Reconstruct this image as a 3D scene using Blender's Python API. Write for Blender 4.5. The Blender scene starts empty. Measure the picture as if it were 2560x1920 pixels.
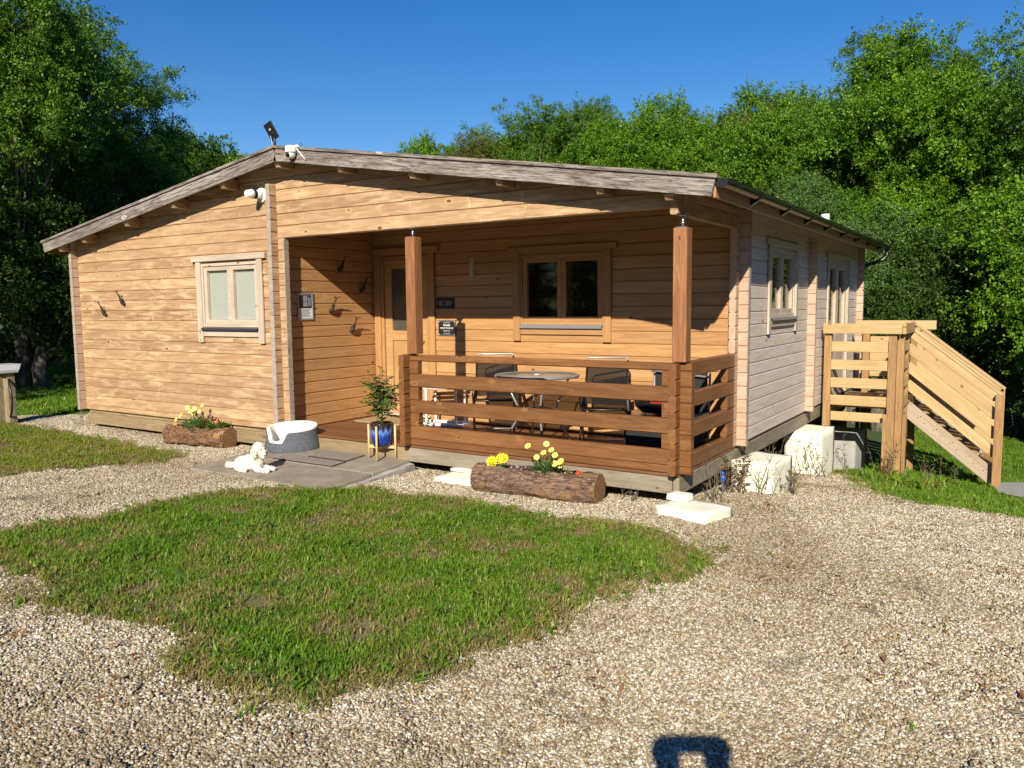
import bpy, bmesh, math, random
import numpy as np
from mathutils import Vector, Matrix, Euler, noise as mnoise
from mathutils.geometry import delaunay_2d_cdt

SC = bpy.context.scene
COL = SC.collection
random.seed(7)
RNG = np.random.default_rng(11)
PI = math.pi

# ------------------------------------------------------------------ camera, light
CAM_POS = Vector((11.8966, -6.5525, 1.4837))
YAW, PITCH, ROLL = 0.5706, -0.0975, -0.0094
fw = Vector((-math.sin(YAW) * math.cos(PITCH), math.cos(YAW) * math.cos(PITCH), math.sin(PITCH)))
r0 = fw.cross(Vector((0, 0, 1))).normalized()
u0 = r0.cross(fw)
rr = math.cos(ROLL) * r0 + math.sin(ROLL) * u0
uu = -math.sin(ROLL) * r0 + math.cos(ROLL) * u0
cam_d = bpy.data.cameras.new('camera')
cam = bpy.data.objects.new('camera', cam_d)
COL.objects.link(cam)
cam.matrix_world = Matrix(((rr.x, uu.x, -fw.x, CAM_POS.x), (rr.y, uu.y, -fw.y, CAM_POS.y),
                           (rr.z, uu.z, -fw.z, CAM_POS.z), (0, 0, 0, 1)))
cam_d.sensor_width = 36
cam_d.lens = 1986.19 / 2560 * 36
cam_d.clip_start = 0.01
cam_d.clip_end = 900
SC.camera = cam

SUN_TO = Vector((0.370, -1.0, 0.597)).normalized()        # direction towards the sun
SUN_EL = math.asin(SUN_TO.z)
SUN_AZ = math.atan2(SUN_TO.x, SUN_TO.y)                   # clockwise from +Y
world = bpy.data.worlds.new('World')
SC.world = world
world.use_nodes = True
wn = world.node_tree
bg = wn.nodes['Background']
sky = wn.nodes.new('ShaderNodeTexSky')
sky.sky_type = 'NISHITA'
sky.sun_disc = False
sky.sun_elevation = SUN_EL
sky.sun_rotation = SUN_AZ
sky.air_density = 1.0
sky.dust_density = 0.15
sky.ozone_density = 2.5
hsv = wn.nodes.new('ShaderNodeHueSaturation')
hsv.inputs['Saturation'].default_value = 1.42
hsv.inputs['Hue'].default_value = 0.512
wn.links.new(sky.outputs[0], hsv.inputs['Color'])
wn.links.new(hsv.outputs[0], bg.inputs[0])
bg.inputs[1].default_value = 0.08
sun_d = bpy.data.lights.new('sun', 'SUN')
sun_d.energy = 5.0
sun_d.angle = math.radians(0.5)
sun_d.color = (1.0, 0.92, 0.76)
sun = bpy.data.objects.new('sun', sun_d)
COL.objects.link(sun)
sun.rotation_euler = (-SUN_TO).to_track_quat('-Z', 'Y').to_euler()
SC.view_settings.view_transform = 'Standard'
SC.view_settings.look = 'None'
SC.view_settings.exposure = 0.55
SC.view_settings.gamma = 1.0
SC.cycles.diffuse_bounces = 2
SC.view_settings.use_curve_mapping = False

# ------------------------------------------------------------------ node helpers
def new_mat(name):
    m = bpy.data.materials.new(name)
    m.use_nodes = True
    nt = m.node_tree
    b = nt.nodes['Principled BSDF']
    return m, nt, b

def N(nt, typ, **kw):
    n = nt.nodes.new(typ)
    for k, v in kw.items():
        if k.startswith('i_'):
            key = k[2:]
            key = int(key) if key.isdigit() else key
            n.inputs[key].default_value = v
        else:
            setattr(n, k, v)
    return n

def L(nt, a, b):
    nt.links.new(a, b)

def ramp(nt, fac, stops, interp='LINEAR'):
    n = nt.nodes.new('ShaderNodeValToRGB')
    cr = n.color_ramp
    cr.interpolation = interp
    while len(cr.elements) > 1:
        cr.elements.remove(cr.elements[-1])
    for i, (p, c) in enumerate(stops):
        e = cr.elements[0] if i == 0 else cr.elements.new(p)
        e.position = p
        c = (c, c, c) if isinstance(c, (int, float)) else c
        e.color = (c[0], c[1], c[2], 1)
    if fac is not None:
        nt.links.new(fac, n.inputs[0])
    return n.outputs[0]

def mix(nt, fac, a, b, mode='MIX'):
    n = nt.nodes.new('ShaderNodeMix')
    n.data_type = 'RGBA'
    n.blend_type = mode
    n.clamp_result = True
    for idx, v in ((0, fac), (6, a), (7, b)):
        if hasattr(v, 'is_output') or isinstance(v, bpy.types.NodeSocket):
            nt.links.new(v, n.inputs[idx])
        elif isinstance(v, (int, float)):
            n.inputs[idx].default_value = v if idx == 0 else (v, v, v, 1)
        else:
            n.inputs[idx].default_value = (v[0], v[1], v[2], 1)
    return n.outputs[2]

def math_(nt, op, a, b=None, clamp=False):
    n = nt.nodes.new('ShaderNodeMath')
    n.operation = op
    n.use_clamp = clamp
    for i, v in enumerate((a, b)):
        if v is None:
            continue
        if isinstance(v, (int, float)):
            n.inputs[i].default_value = v
        else:
            nt.links.new(v, n.inputs[i])
    return n.outputs[0]

def vmath(nt, op, a, b):
    n = nt.nodes.new('ShaderNodeVectorMath')
    n.operation = op
    for i, v in enumerate((a, b)):
        if isinstance(v, (tuple, list)):
            n.inputs[i].default_value = v
        else:
            nt.links.new(v, n.inputs[i])
    return n.outputs[0]

def noise_t(nt, vec, scale, detail=3, rough=0.55, dist=0.0):
    n = nt.nodes.new('ShaderNodeTexNoise')
    n.inputs['Scale'].default_value = scale
    n.inputs['Detail'].default_value = detail
    n.inputs['Roughness'].default_value = rough
    n.inputs['Distortion'].default_value = dist
    if vec is not None:
        nt.links.new(vec, n.inputs['Vector'])
    return n.outputs[0]

def bump(nt, h, strength, dist, bsdf):
    n = nt.nodes.new('ShaderNodeBump')
    n.inputs['Strength'].default_value = strength
    n.inputs['Distance'].default_value = dist
    nt.links.new(h, n.inputs['Height'])
    nt.links.new(n.outputs[0], bsdf.inputs['Normal'])

def wood(name, dark, light, knot=(0.12, 0.05, 0.015), patch=None, patch_amt=0.0, var=0.25, rough=0.6,
         knot_sc=(3.6, 0, 7.0), knot_r=0.12, grain=1.0, spec=0.3, knot_halo=None, streak=0.0):
    """timber with the grain along local X"""
    m, nt, b = new_mat(name)
    tc = N(nt, 'ShaderNodeTexCoord')
    oi = N(nt, 'ShaderNodeObjectInfo')
    cv = N(nt, 'ShaderNodeCombineXYZ')
    L(nt, math_(nt, 'MULTIPLY', oi.outputs['Random'], 57.3), cv.inputs[0])
    L(nt, math_(nt, 'MULTIPLY', oi.outputs['Random'], 31.7), cv.inputs[1])
    L(nt, math_(nt, 'MULTIPLY', oi.outputs['Random'], 91.1), cv.inputs[2])
    v = vmath(nt, 'ADD', tc.outputs['Object'], cv.outputs[0])
    # knots first: they bend the grain
    kv = vmath(nt, 'MULTIPLY', v, knot_sc)
    vo = N(nt, 'ShaderNodeTexVoronoi', feature='F1')
    vo.inputs['Scale'].default_value = 1.0
    vo.inputs['Randomness'].default_value = 1.0
    L(nt, kv, vo.inputs['Vector'])
    kd = vo.outputs['Distance']
    bend = math_(nt, 'MULTIPLY', math_(nt, 'POWER', 2.718, math_(nt, 'MULTIPLY', kd, -9.0)), 0.55)
    bv = N(nt, 'ShaderNodeCombineXYZ')
    L(nt, bend, bv.inputs[2])
    gv = vmath(nt, 'ADD', vmath(nt, 'MULTIPLY', v, (0.9, 13, 13)), bv.outputs[0])
    g1 = noise_t(nt, gv, 1.0, 4, 0.6, 0.8)
    g2 = noise_t(nt, vmath(nt, 'MULTIPLY', v, (2.2, 64, 64)), 1.0, 4, 0.68)
    wv = math_(nt, 'SINE', math_(nt, 'MULTIPLY', g1, 34.0))
    g = math_(nt, 'ADD', math_(nt, 'MULTIPLY', g1, 0.5), math_(nt, 'ADD', math_(nt, 'MULTIPLY', wv, 0.09 * grain), math_(nt, 'MULTIPLY', g2, 0.5)))
    col = ramp(nt, g, [(0.34, dark), (0.68, light)])
    # per piece tone
    tone = ramp(nt, oi.outputs['Random'], [(0, 1 - var), (1, 1.0)])
    col = mix(nt, 1.0, col, tone, 'MULTIPLY')
    big = noise_t(nt, vmath(nt, 'MULTIPLY', v, (0.9, 1, 2.5)), 1.0, 3)
    col = mix(nt, math_(nt, 'MULTIPLY', ramp(nt, big, [(0.45, 0), (0.7, 1)]), 0.35), col, tuple(c * 0.72 for c in dark))
    if patch:
        pn = noise_t(nt, vmath(nt, 'MULTIPLY', v, (2.6, 2, 17)), 1.0, 5, 0.62, 0.6)
        col = mix(nt, math_(nt, 'MULTIPLY', ramp(nt, pn, [(0.46, 0), (0.66, 1)]), patch_amt), col, patch)
        pn2 = noise_t(nt, vmath(nt, 'MULTIPLY', v, (22, 2, 5)), 1.0, 2, 0.5, 1.2)
        col = mix(nt, math_(nt, 'MULTIPLY', ramp(nt, pn2, [(0.68, 0), (0.74, 1)]), patch_amt * 0.7), col, tuple(min(1, c * 1.25) for c in patch))
    if patch:
        gmn = N(nt, 'ShaderNodeNewGeometry')
        wn_ = noise_t(nt, vmath(nt, 'MULTIPLY', gmn.outputs['Position'], (0.7, 0.7, 1.1)), 1.0, 3)
        col = mix(nt, math_(nt, 'MULTIPLY', ramp(nt, wn_, [(0.42, 0), (0.62, 1)]), 0.45), col, tuple(c * k for c, k in zip(dark, (1.05, 1.1, 1.25))))
    if streak:
        sn = noise_t(nt, vmath(nt, 'MULTIPLY', v, (5.0, 80, 80)), 1.0, 4, 0.75, 0.6)
        col = mix(nt, math_(nt, 'MULTIPLY', ramp(nt, sn, [(0.48, 0), (0.58, 1)]), streak), col, tuple(c * 0.35 for c in dark))
    # knots: only part of the cells carry one
    sel = N(nt, 'ShaderNodeSeparateColor')
    L(nt, vo.outputs['Color'], sel.inputs[0])
    rad = math_(nt, 'MULTIPLY', ramp(nt, sel.outputs[0], [(0.30, 0), (0.42, 0.35), (1, 1.0)]), knot_r)
    ratio = math_(nt, 'DIVIDE', kd, math_(nt, 'ADD', rad, 0.0005))
    if knot_halo:
        col = mix(nt, ramp(nt, ratio, [(0.0, 0.8), (0.16, 0.8), (0.30, 0)]) if False else math_(nt, 'MULTIPLY', math_(nt, 'LESS_THAN', ratio, 1.9), 0.6), col, knot_halo)
    kf = ramp(nt, math_(nt, 'MULTIPLY', ratio, 0.5), [(0.0, 1), (0.38, 0.85), (0.55, 0)])
    col = mix(nt, kf, col, knot)
    L(nt, col, b.inputs['Base Color'])
    b.inputs['Roughness'].default_value = rough
    b.inputs['Specular IOR Level'].default_value = spec
    bump(nt, math_(nt, 'ADD', g2, math_(nt, 'MULTIPLY', g1, 1.5)), 0.25, 0.003, b)
    return m

def plain(name, col, rough=0.5, metal=0.0, spec=0.5, nscale=0, namt=0.2, bmp=0, bscale=60, coord='Object', trans=0.0):
    m, nt, b = new_mat(name)
    b.inputs['Roughness'].default_value = rough
    b.inputs['Metallic'].default_value = metal
    b.inputs['Specular IOR Level'].default_value = spec
    b.inputs['Base Color'].default_value = (*col, 1)
    tc = N(nt, 'ShaderNodeTexCoord')
    if nscale:
        n1 = noise_t(nt, tc.outputs[coord], nscale, 5, 0.6)
        f = ramp(nt, n1, [(0.3, 1 - namt), (0.7, 1.0)])
        L(nt, mix(nt, 1.0, col, f, 'MULTIPLY'), b.inputs['Base Color'])
    if bmp:
        bump(nt, noise_t(nt, tc.outputs[coord], bscale, 4), bmp, 0.01, b)
    return m

# ------------------------------------------------------------------ materials
M = {}
M['log_front'] = wood('log_front', (0.37, 0.21, 0.105), (0.56, 0.37, 0.21), (0.12, 0.05, 0.02), (0.70, 0.52, 0.32), 0.62, 0.32, 0.55, knot_sc=(3.6, 0, 7.0), knot_r=0.13, knot_halo=(0.52, 0.34, 0.19))
M['log_porch'] = wood('log_porch', (0.43, 0.215, 0.085), (0.58, 0.335, 0.15), (0.07, 0.022, 0.007), None, 0, 0.18, 0.5, knot_sc=(3.6, 0, 7.0), knot_r=0.125, knot_halo=(0.46, 0.235, 0.09))
M['log_side'] = wood('log_side', (0.58, 0.47, 0.385), (0.76, 0.645, 0.55), (0.16, 0.10, 0.07), (0.82, 0.72, 0.63), 0.4, 0.12, 0.6, knot_sc=(3.6, 0, 7.0))
M['log_end'] = wood('log_end', (0.45, 0.29, 0.19), (0.60, 0.43, 0.31), (0.16, 0.08, 0.04), (0.62, 0.53, 0.45), 0.35, 0.15, 0.6)
M['log_grey'] = wood('log_grey', (0.29, 0.225, 0.175), (0.46, 0.37, 0.30), (0.16, 0.1, 0.07), (0.52, 0.44, 0.37), 0.4, 0.2, 0.7)
M['casing'] = wood('casing', (0.46, 0.37, 0.28), (0.60, 0.50, 0.40), (0.14, 0.07, 0.03), None, 0, 0.12, 0.55)
M['porch_casing'] = wood('porch_casing', (0.40, 0.205, 0.078), (0.50, 0.28, 0.12), (0.09, 0.03, 0.01), None, 0, 0.12, 0.5)
M['door_wood'] = wood('door_wood', (0.42, 0.235, 0.095), (0.52, 0.31, 0.14), (0.2, 0.08, 0.02), None, 0, 0.08, 0.45)
M['grey_board'] = wood('grey_board', (0.16, 0.125, 0.10), (0.42, 0.37, 0.33), (0.10, 0.09, 0.085), (0.5, 0.47, 0.44), 0.2, 0.1, 0.75, knot_sc=(2.2, 0, 5.0), knot_r=0.10, knot_halo=(0.62, 0.58, 0.55), streak=0.85)
M['stained'] = wood('stained', (0.155, 0.062, 0.021), (0.275, 0.122, 0.046), (0.08, 0.028, 0.011), (0.34, 0.17, 0.07), 0.3, 0.22, 0.5, knot_sc=(3.0, 0, 6.0), knot_r=0.10, knot_halo=(0.31, 0.145, 0.055))
M['post_stain'] = wood('post_stain', (0.25, 0.10, 0.042), (0.40, 0.185, 0.085), (0.13, 0.045, 0.02), None, 0, 0.1, 0.5, streak=0.3)
M['deck'] = wood('deck', (0.16, 0.065, 0.028), (0.27, 0.125, 0.06), (0.07, 0.03, 0.012), None, 0, 0.3, 0.5)
M['treated'] = wood('treated', (0.235, 0.19, 0.13), (0.34, 0.285, 0.21), (0.12, 0.08, 0.05), (0.44, 0.40, 0.33), 0.35, 0.12, 0.7, streak=0.2)
M['founds'] = wood('founds', (0.25, 0.17, 0.09), (0.38, 0.28, 0.16), (0.12, 0.07, 0.035), (0.44, 0.36, 0.24), 0.25, 0.12, 0.7, streak=0.3)
M['newwood'] = wood('newwood', (0.46, 0.305, 0.14), (0.60, 0.43, 0.225), (0.22, 0.10, 0.04), None, 0, 0.15, 0.55, knot_sc=(4.5, 0, 8.0), knot_r=0.17, knot_halo=(0.50, 0.31, 0.13))
M['newpost'] = wood('newpost', (0.33, 0.18, 0.075), (0.47, 0.29, 0.13), (0.2, 0.08, 0.03), None, 0, 0.12, 0.6, streak=0.35)
M['stringer'] = wood('stringer', (0.33, 0.24, 0.165), (0.46, 0.36, 0.27), (0.16, 0.09, 0.05), None, 0, 0.08, 0.6, knot_sc=(6, 0, 12), knot_halo=None)
M['soffit'] = wood('soffit', (0.38, 0.19, 0.075), (0.50, 0.28, 0.12), (0.15, 0.06, 0.02), None, 0, 0.2, 0.55)
M['oldpost'] = wood('oldpost', (0.20, 0.15, 0.08), (0.40, 0.32, 0.20), (0.12, 0.08, 0.04), (0.45, 0.40, 0.25), 0.3, 0.1, 0.8, streak=0.6)
M['stand_wood'] = wood('stand_wood', (0.60, 0.40, 0.18), (0.72, 0.52, 0.28), (0.5, 0.3, 0.12), None, 0, 0.05, 0.45)
M['black'] = plain('black_plastic', (0.012, 0.012, 0.013), 0.35)
M['black_matt'] = plain('black_matt', (0.015, 0.015, 0.016), 0.8)
M['black_gloss'] = plain('black_gloss', (0.01, 0.01, 0.011), 0.08)
M['iron'] = plain('cast_iron', (0.035, 0.026, 0.02), 0.6, 0.3, bmp=0.3, bscale=120)
M['white'] = plain('white_plastic', (0.80, 0.79, 0.75), 0.35)
M['white_paint'] = plain('white_paint', (0.80, 0.78, 0.74), 0.5, nscale=6, namt=0.1)
M['cream'] = plain('cream_masonry_paint', (0.86, 0.84, 0.67), 0.8, nscale=3, namt=0.10, bmp=0.5, bscale=25)
M['concrete'] = plain('grey_concrete', (0.42, 0.41, 0.38), 0.85, nscale=6, namt=0.3, bmp=0.6, bscale=30)
M['gutter'] = plain('black_gutter', (0.014, 0.013, 0.012), 0.3)
M['steel'] = plain('steel', (0.42, 0.42, 0.43), 0.3, 0.9)
M['silver'] = plain('silver_paint', (0.36, 0.37, 0.39), 0.35, 0.5)
M['sill_metal'] = plain('sill_metal', (0.10, 0.10, 0.11), 0.35, 0.6)
M['felt'] = plain('roof_felt', (0.06, 0.06, 0.06), 0.9, nscale=20)
M['red'] = plain('red_plastic', (0.30, 0.02, 0.015), 0.4)
M['slate'] = plain('slate', (0.012, 0.012, 0.013), 0.5)
M['print_white'] = plain('print_white', (0.75, 0.74, 0.72), 0.5)
M['print_grey'] = plain('print_grey', (0.30, 0.29, 0.33), 0.5)
M['print_dark'] = plain('print_dark', (0.03, 0.02, 0.025), 0.4)
M['letter'] = plain('letter_grey', (0.45, 0.42, 0.40), 0.5)
M['letter_white'] = plain('letter_white', (0.82, 0.81, 0.72), 0.5)
M['mat_dark'] = plain('rubber_mat_edge', (0.025, 0.022, 0.02), 0.9)
M['mat_face'] = plain('rubber_mat_face', (0.30, 0.25, 0.21), 0.95, nscale=40, namt=0.35, bmp=0.5, bscale=250)
M['coir'] = plain('coir', (0.42, 0.29, 0.16), 0.95, nscale=60, namt=0.3, bmp=0.6, bscale=300)
M['soil'] = plain('soil', (0.035, 0.022, 0.014), 0.95, nscale=30, namt=0.5, bmp=0.8, bscale=80)
M['brass'] = plain('tan_plaque', (0.50, 0.36, 0.17), 0.4)
M['blind'] = plain('pale_blind', (0.66, 0.69, 0.61), 0.6)
M['blind_dark'] = plain('dark_blind', (0.16, 0.14, 0.10), 0.6)
M['fleece'] = plain('white_fleece', (0.86, 0.82, 0.76), 0.95, nscale=25, namt=0.12, bmp=0.6, bscale=180)
M['taupe'] = plain('taupe_fabric', (0.30, 0.24, 0.19), 0.9, nscale=20)
M['curtain'] = plain('curtain', (0.45, 0.36, 0.25), 0.85, nscale=5)

def glass_mat(name, tint=(0.02, 0.022, 0.02), through=0.75):
    m, nt, b = new_mat(name)
    nt.nodes.remove(b)
    out = nt.nodes['Material Output']
    tr = N(nt, 'ShaderNodeBsdfTransparent')
    tr.inputs[0].default_value = (through, through, through, 1)
    gl = N(nt, 'ShaderNodeBsdfGlossy')
    gl.inputs['Roughness'].default_value = 0.01
    gl.inputs['Color'].default_value = (0.9, 0.9, 0.9, 1)
    lw = N(nt, 'ShaderNodeLayerWeight')
    lw.inputs[0].default_value = 0.5
    fr = nt.nodes.new('ShaderNodeMath'); fr.operation = 'MULTIPLY_ADD'
    L(nt, math_(nt, 'POWER', lw.outputs['Facing'], 5.0), fr.inputs[0])
    fr.inputs[1].default_value = 0.95; fr.inputs[2].default_value = 0.018
    mx = N(nt, 'ShaderNodeMixShader')
    L(nt, fr.outputs[0], mx.inputs[0]); L(nt, tr.outputs[0], mx.inputs[1]); L(nt, gl.outputs[0], mx.inputs[2])
    L(nt, mx.outputs[0], out.inputs[0])
    return m
M['glass'] = glass_mat('window_glass', through=0.92)

def frosted():
    m, nt, b = new_mat('frosted_table_glass')
    out = nt.nodes['Material Output']
    b.inputs['Base Color'].default_value = (0.42, 0.40, 0.35, 1)
    b.inputs['Roughness'].default_value = 0.2
    tr = N(nt, 'ShaderNodeBsdfTransparent')
    tr.inputs[0].default_value = (0.8, 0.78, 0.7, 1)
    mx = N(nt, 'ShaderNodeMixShader')
    mx.inputs[0].default_value = 0.55
    L(nt, tr.outputs[0], mx.inputs[1]); L(nt, b.outputs[0], mx.inputs[2]); L(nt, mx.outputs[0], out.inputs[0])
    return m
M['frosted'] = frosted()

def mesh_fabric():
    m, nt, b = new_mat('black_textilene')
    out = nt.nodes['Material Output']
    b.inputs['Base Color'].default_value = (0.010, 0.010, 0.011, 1)
    b.inputs['Roughness'].default_value = 0.9
    b.inputs['Specular IOR Level'].default_value = 0.15
    tr = N(nt, 'ShaderNodeBsdfTransparent')
    mx = N(nt, 'ShaderNodeMixShader')
    mx.inputs[0].default_value = 0.9
    L(nt, tr.outputs[0], mx.inputs[1]); L(nt, b.outputs[0], mx.inputs[2]); L(nt, mx.outputs[0], out.inputs[0])
    return m
M['textilene'] = mesh_fabric()

def denim():
    m, nt, b = new_mat('grey_weave')
    tc = N(nt, 'ShaderNodeTexCoord')
    a = noise_t(nt, vmath(nt, 'MULTIPLY', tc.outputs['Object'], (30, 30, 300)), 1, 2)
    c = noise_t(nt, vmath(nt, 'MULTIPLY', tc.outputs['Object'], (260, 260, 18)), 1, 2)
    f = math_(nt, 'MULTIPLY', math_(nt, 'ADD', a, c), 0.5)
    L(nt, ramp(nt, f, [(0.35, (0.04, 0.045, 0.058)), (0.65, (0.135, 0.148, 0.175))]), b.inputs['Base Color'])
    b.inputs['Roughness'].default_value = 0.9
    bump(nt, f, 0.4, 0.004, b)
    return m
M['denim'] = denim()

def bark(name, dark, light, sc=1.0):
    m, nt, b = new_mat(name)
    tc = N(nt, 'ShaderNodeTexCoord')
    v = vmath(nt, 'MULTIPLY', tc.outputs['Object'], (11 * sc, 42 * sc, 42 * sc))
    n1 = noise_t(nt, v, 1, 5, 0.7, 1.6)
    n2 = noise_t(nt, tc.outputs['Object'], 4 * sc, 4)
    col = ramp(nt, n1, [(0.40, dark), (0.58, light)])
    col = mix(nt, ramp(nt, n2, [(0.56, 0), (0.66, 0.65)]), col, (0.42, 0.23, 0.095))
    L(nt, col, b.inputs['Base Color'])
    b.inputs['Roughness'].default_value = 0.85
    bump(nt, n1, 1.0, 0.03, b)
    return m
M['log_bark'] = bark('planter_bark', (0.06, 0.03, 0.018), (0.33, 0.20, 0.14))
M['rough_bark'] = bark('rough_bark', (0.045, 0.02, 0.01), (0.36, 0.19, 0.09), 1.4)
M['cut_wood'] = wood('cut_wood', (0.24, 0.125, 0.055), (0.42, 0.25, 0.12), (0.06, 0.03, 0.015), None, 0, 0.1, 0.8, streak=0.5)

def trunk_bark(name, dark, light):
    m, nt, b = new_mat(name)
    tc = N(nt, 'ShaderNodeTexCoord')
    n1 = noise_t(nt, vmath(nt, 'MULTIPLY', tc.outputs['Object'], (14, 14, 3)), 1, 5, 0.6, 0.5)
    L(nt, ramp(nt, n1, [(0.35, dark), (0.65, light)]), b.inputs['Base Color'])
    b.inputs['Roughness'].default_value = 0.9
    bump(nt, n1, 0.8, 0.03, b)
    return m
M['trunk'] = trunk_bark('tree_bark', (0.06, 0.05, 0.035), (0.22, 0.19, 0.14))

def leaf_mat(name, ca, cb, trans=0.3, rough=0.5, patch=3.0, cc=None):
    m, nt, b = new_mat(name)
    out = nt.nodes['Material Output']
    oi = N(nt, 'ShaderNodeObjectInfo')
    gm = N(nt, 'ShaderNodeNewGeometry')
    at = N(nt, 'ShaderNodeAttribute', attribute_name='rnd')
    n1 = noise_t(nt, gm.outputs['Position'], patch, 2)
    f = math_(nt, 'ADD', math_(nt, 'MULTIPLY', n1, 0.5), math_(nt, 'ADD', math_(nt, 'MULTIPLY', oi.outputs['Random'], 0.3), math_(nt, 'MULTIPLY', at.outputs['Fac'], 0.3)))
    stops = [(0.25, ca), (0.8, cb)]
    if cc:
        stops = [(0.22, ca), (0.6, cb), (0.82, cc)]
    col = ramp(nt, f, stops)
    L(nt, col, b.inputs['Base Color'])
    b.inputs['Roughness'].default_value = rough
    b.inputs['Specular IOR Level'].default_value = 0.35
    tl = N(nt, 'ShaderNodeBsdfTranslucent')
    L(nt, mix(nt, 1.0, col, (1.0, 1.0, 0.55), 'MULTIPLY'), tl.inputs[0])
    mx = N(nt, 'ShaderNodeMixShader')
    mx.inputs[0].default_value = trans
    L(nt, b.outputs[0], mx.inputs[1]); L(nt, tl.outputs[0], mx.inputs[2]); L(nt, mx.outputs[0], out.inputs[0])
    return m
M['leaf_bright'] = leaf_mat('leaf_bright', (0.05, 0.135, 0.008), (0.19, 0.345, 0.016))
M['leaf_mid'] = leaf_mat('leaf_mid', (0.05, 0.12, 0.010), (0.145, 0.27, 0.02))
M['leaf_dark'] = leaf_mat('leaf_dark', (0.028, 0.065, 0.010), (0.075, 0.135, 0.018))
M['leaf_brown'] = leaf_mat('leaf_brown', (0.085, 0.095, 0.02), (0.18, 0.18, 0.035))
M['leaf_pale'] = leaf_mat('leaf_pale', (0.07, 0.15, 0.03), (0.15, 0.25, 0.05))
M['grass'] = leaf_mat('grass_blade', (0.065, 0.155, 0.010), (0.165, 0.295, 0.020), 0.35, 0.45, 1.6, (0.27, 0.32, 0.06))
M['grass_dry'] = leaf_mat('grass_dry', (0.17, 0.16, 0.04), (0.38, 0.29, 0.12), 0.25, 0.6, 2.5)
M['grass_yellow'] = leaf_mat('grass_yellowgreen', (0.14, 0.19, 0.016), (0.27, 0.30, 0.035), 0.35, 0.5, 2.0, (0.36, 0.30, 0.10))
M['herb'] = leaf_mat('herb_leaf', (0.05, 0.12, 0.02), (0.11, 0.21, 0.04), 0.25, 0.45, 9)
M['fuchsia_leaf'] = leaf_mat('fuchsia_leaf', (0.10, 0.16, 0.04), (0.27, 0.31, 0.09), 0.25, 0.45, 12)
M['dead_leaf'] = leaf_mat('dead_leaf', (0.16, 0.065, 0.025), (0.36, 0.17, 0.07), 0.2, 0.7, 12)
M['twig'] = plain('dry_twig', (0.17, 0.14, 0.085), 0.85)
M['stem'] = plain('green_stem', (0.10, 0.14, 0.04), 0.6)
M['yellow'] = plain('yellow_petal', (0.85, 0.68, 0.02), 0.5, nscale=40, namt=0.25)
M['pale_yellow'] = plain('pale_yellow_petal', (0.86, 0.78, 0.20), 0.5, nscale=40, namt=0.2)
M['orange'] = plain('orange_petal', (0.85, 0.26, 0.015), 0.5)
M['purple'] = plain('purple_petal', (0.10, 0.015, 0.07), 0.5)
M['pink'] = plain('pink_petal', (0.62, 0.07, 0.17), 0.5)
M['coral'] = plain('coral_petal', (0.72, 0.15, 0.13), 0.5)
M['rust_red'] = plain('rust_petal', (0.4, 0.05, 0.01), 0.5)
M['blue'] = plain('blue_ornament', (0.015, 0.08, 0.32), 0.3)
M['skin'] = plain('skin', (0.50, 0.28, 0.20), 0.5)
M['jacket'] = plain('jacket', (0.05, 0.07, 0.12), 0.8)
M['jeans'] = plain('jeans', (0.05, 0.08, 0.15), 0.85)
M['hair'] = plain('hair', (0.04, 0.025, 0.015), 0.7)

def dog_mat():
    m, nt, b = new_mat('white_coat')
    tc = N(nt, 'ShaderNodeTexCoord')
    n1 = noise_t(nt, tc.outputs['Object'], 9, 3)
    L(nt, ramp(nt, n1, [(0.36, (0.80, 0.69, 0.55)), (0.55, (0.90, 0.87, 0.80))]), b.inputs['Base Color'])
    b.inputs['Roughness'].default_value = 0.95
    bump(nt, noise_t(nt, tc.outputs['Object'], 70, 3, 0.6, 1.5), 0.8, 0.012, b)
    return m
M['coat'] = dog_mat()
M['nose'] = plain('dog_nose', (0.03, 0.018, 0.015), 0.4)

def paving():
    m, nt, b = new_mat('paving_concrete')
    tc = N(nt, 'ShaderNodeTexCoord')
    oi = N(nt, 'ShaderNodeObjectInfo')
    n1 = noise_t(nt, tc.outputs['Object'], 5, 6, 0.65)
    n2 = noise_t(nt, tc.outputs['Object'], 60, 3, 0.6)
    f = math_(nt, 'ADD', math_(nt, 'MULTIPLY', n1, 0.7), math_(nt, 'MULTIPLY', n2, 0.3))
    c = ramp(nt, f, [(0.35, (0.20, 0.165, 0.125)), (0.65, (0.36, 0.30, 0.235))])
    c = mix(nt, 1.0, c, ramp(nt, oi.outputs['Random'], [(0, 0.85), (1, 1.0)]), 'MULTIPLY')
    L(nt, c, b.inputs['Base Color'])
    b.inputs['Roughness'].default_value = 0.8
    bump(nt, f, 0.4, 0.006, b)
    return m
M['paving'] = paving()

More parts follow.
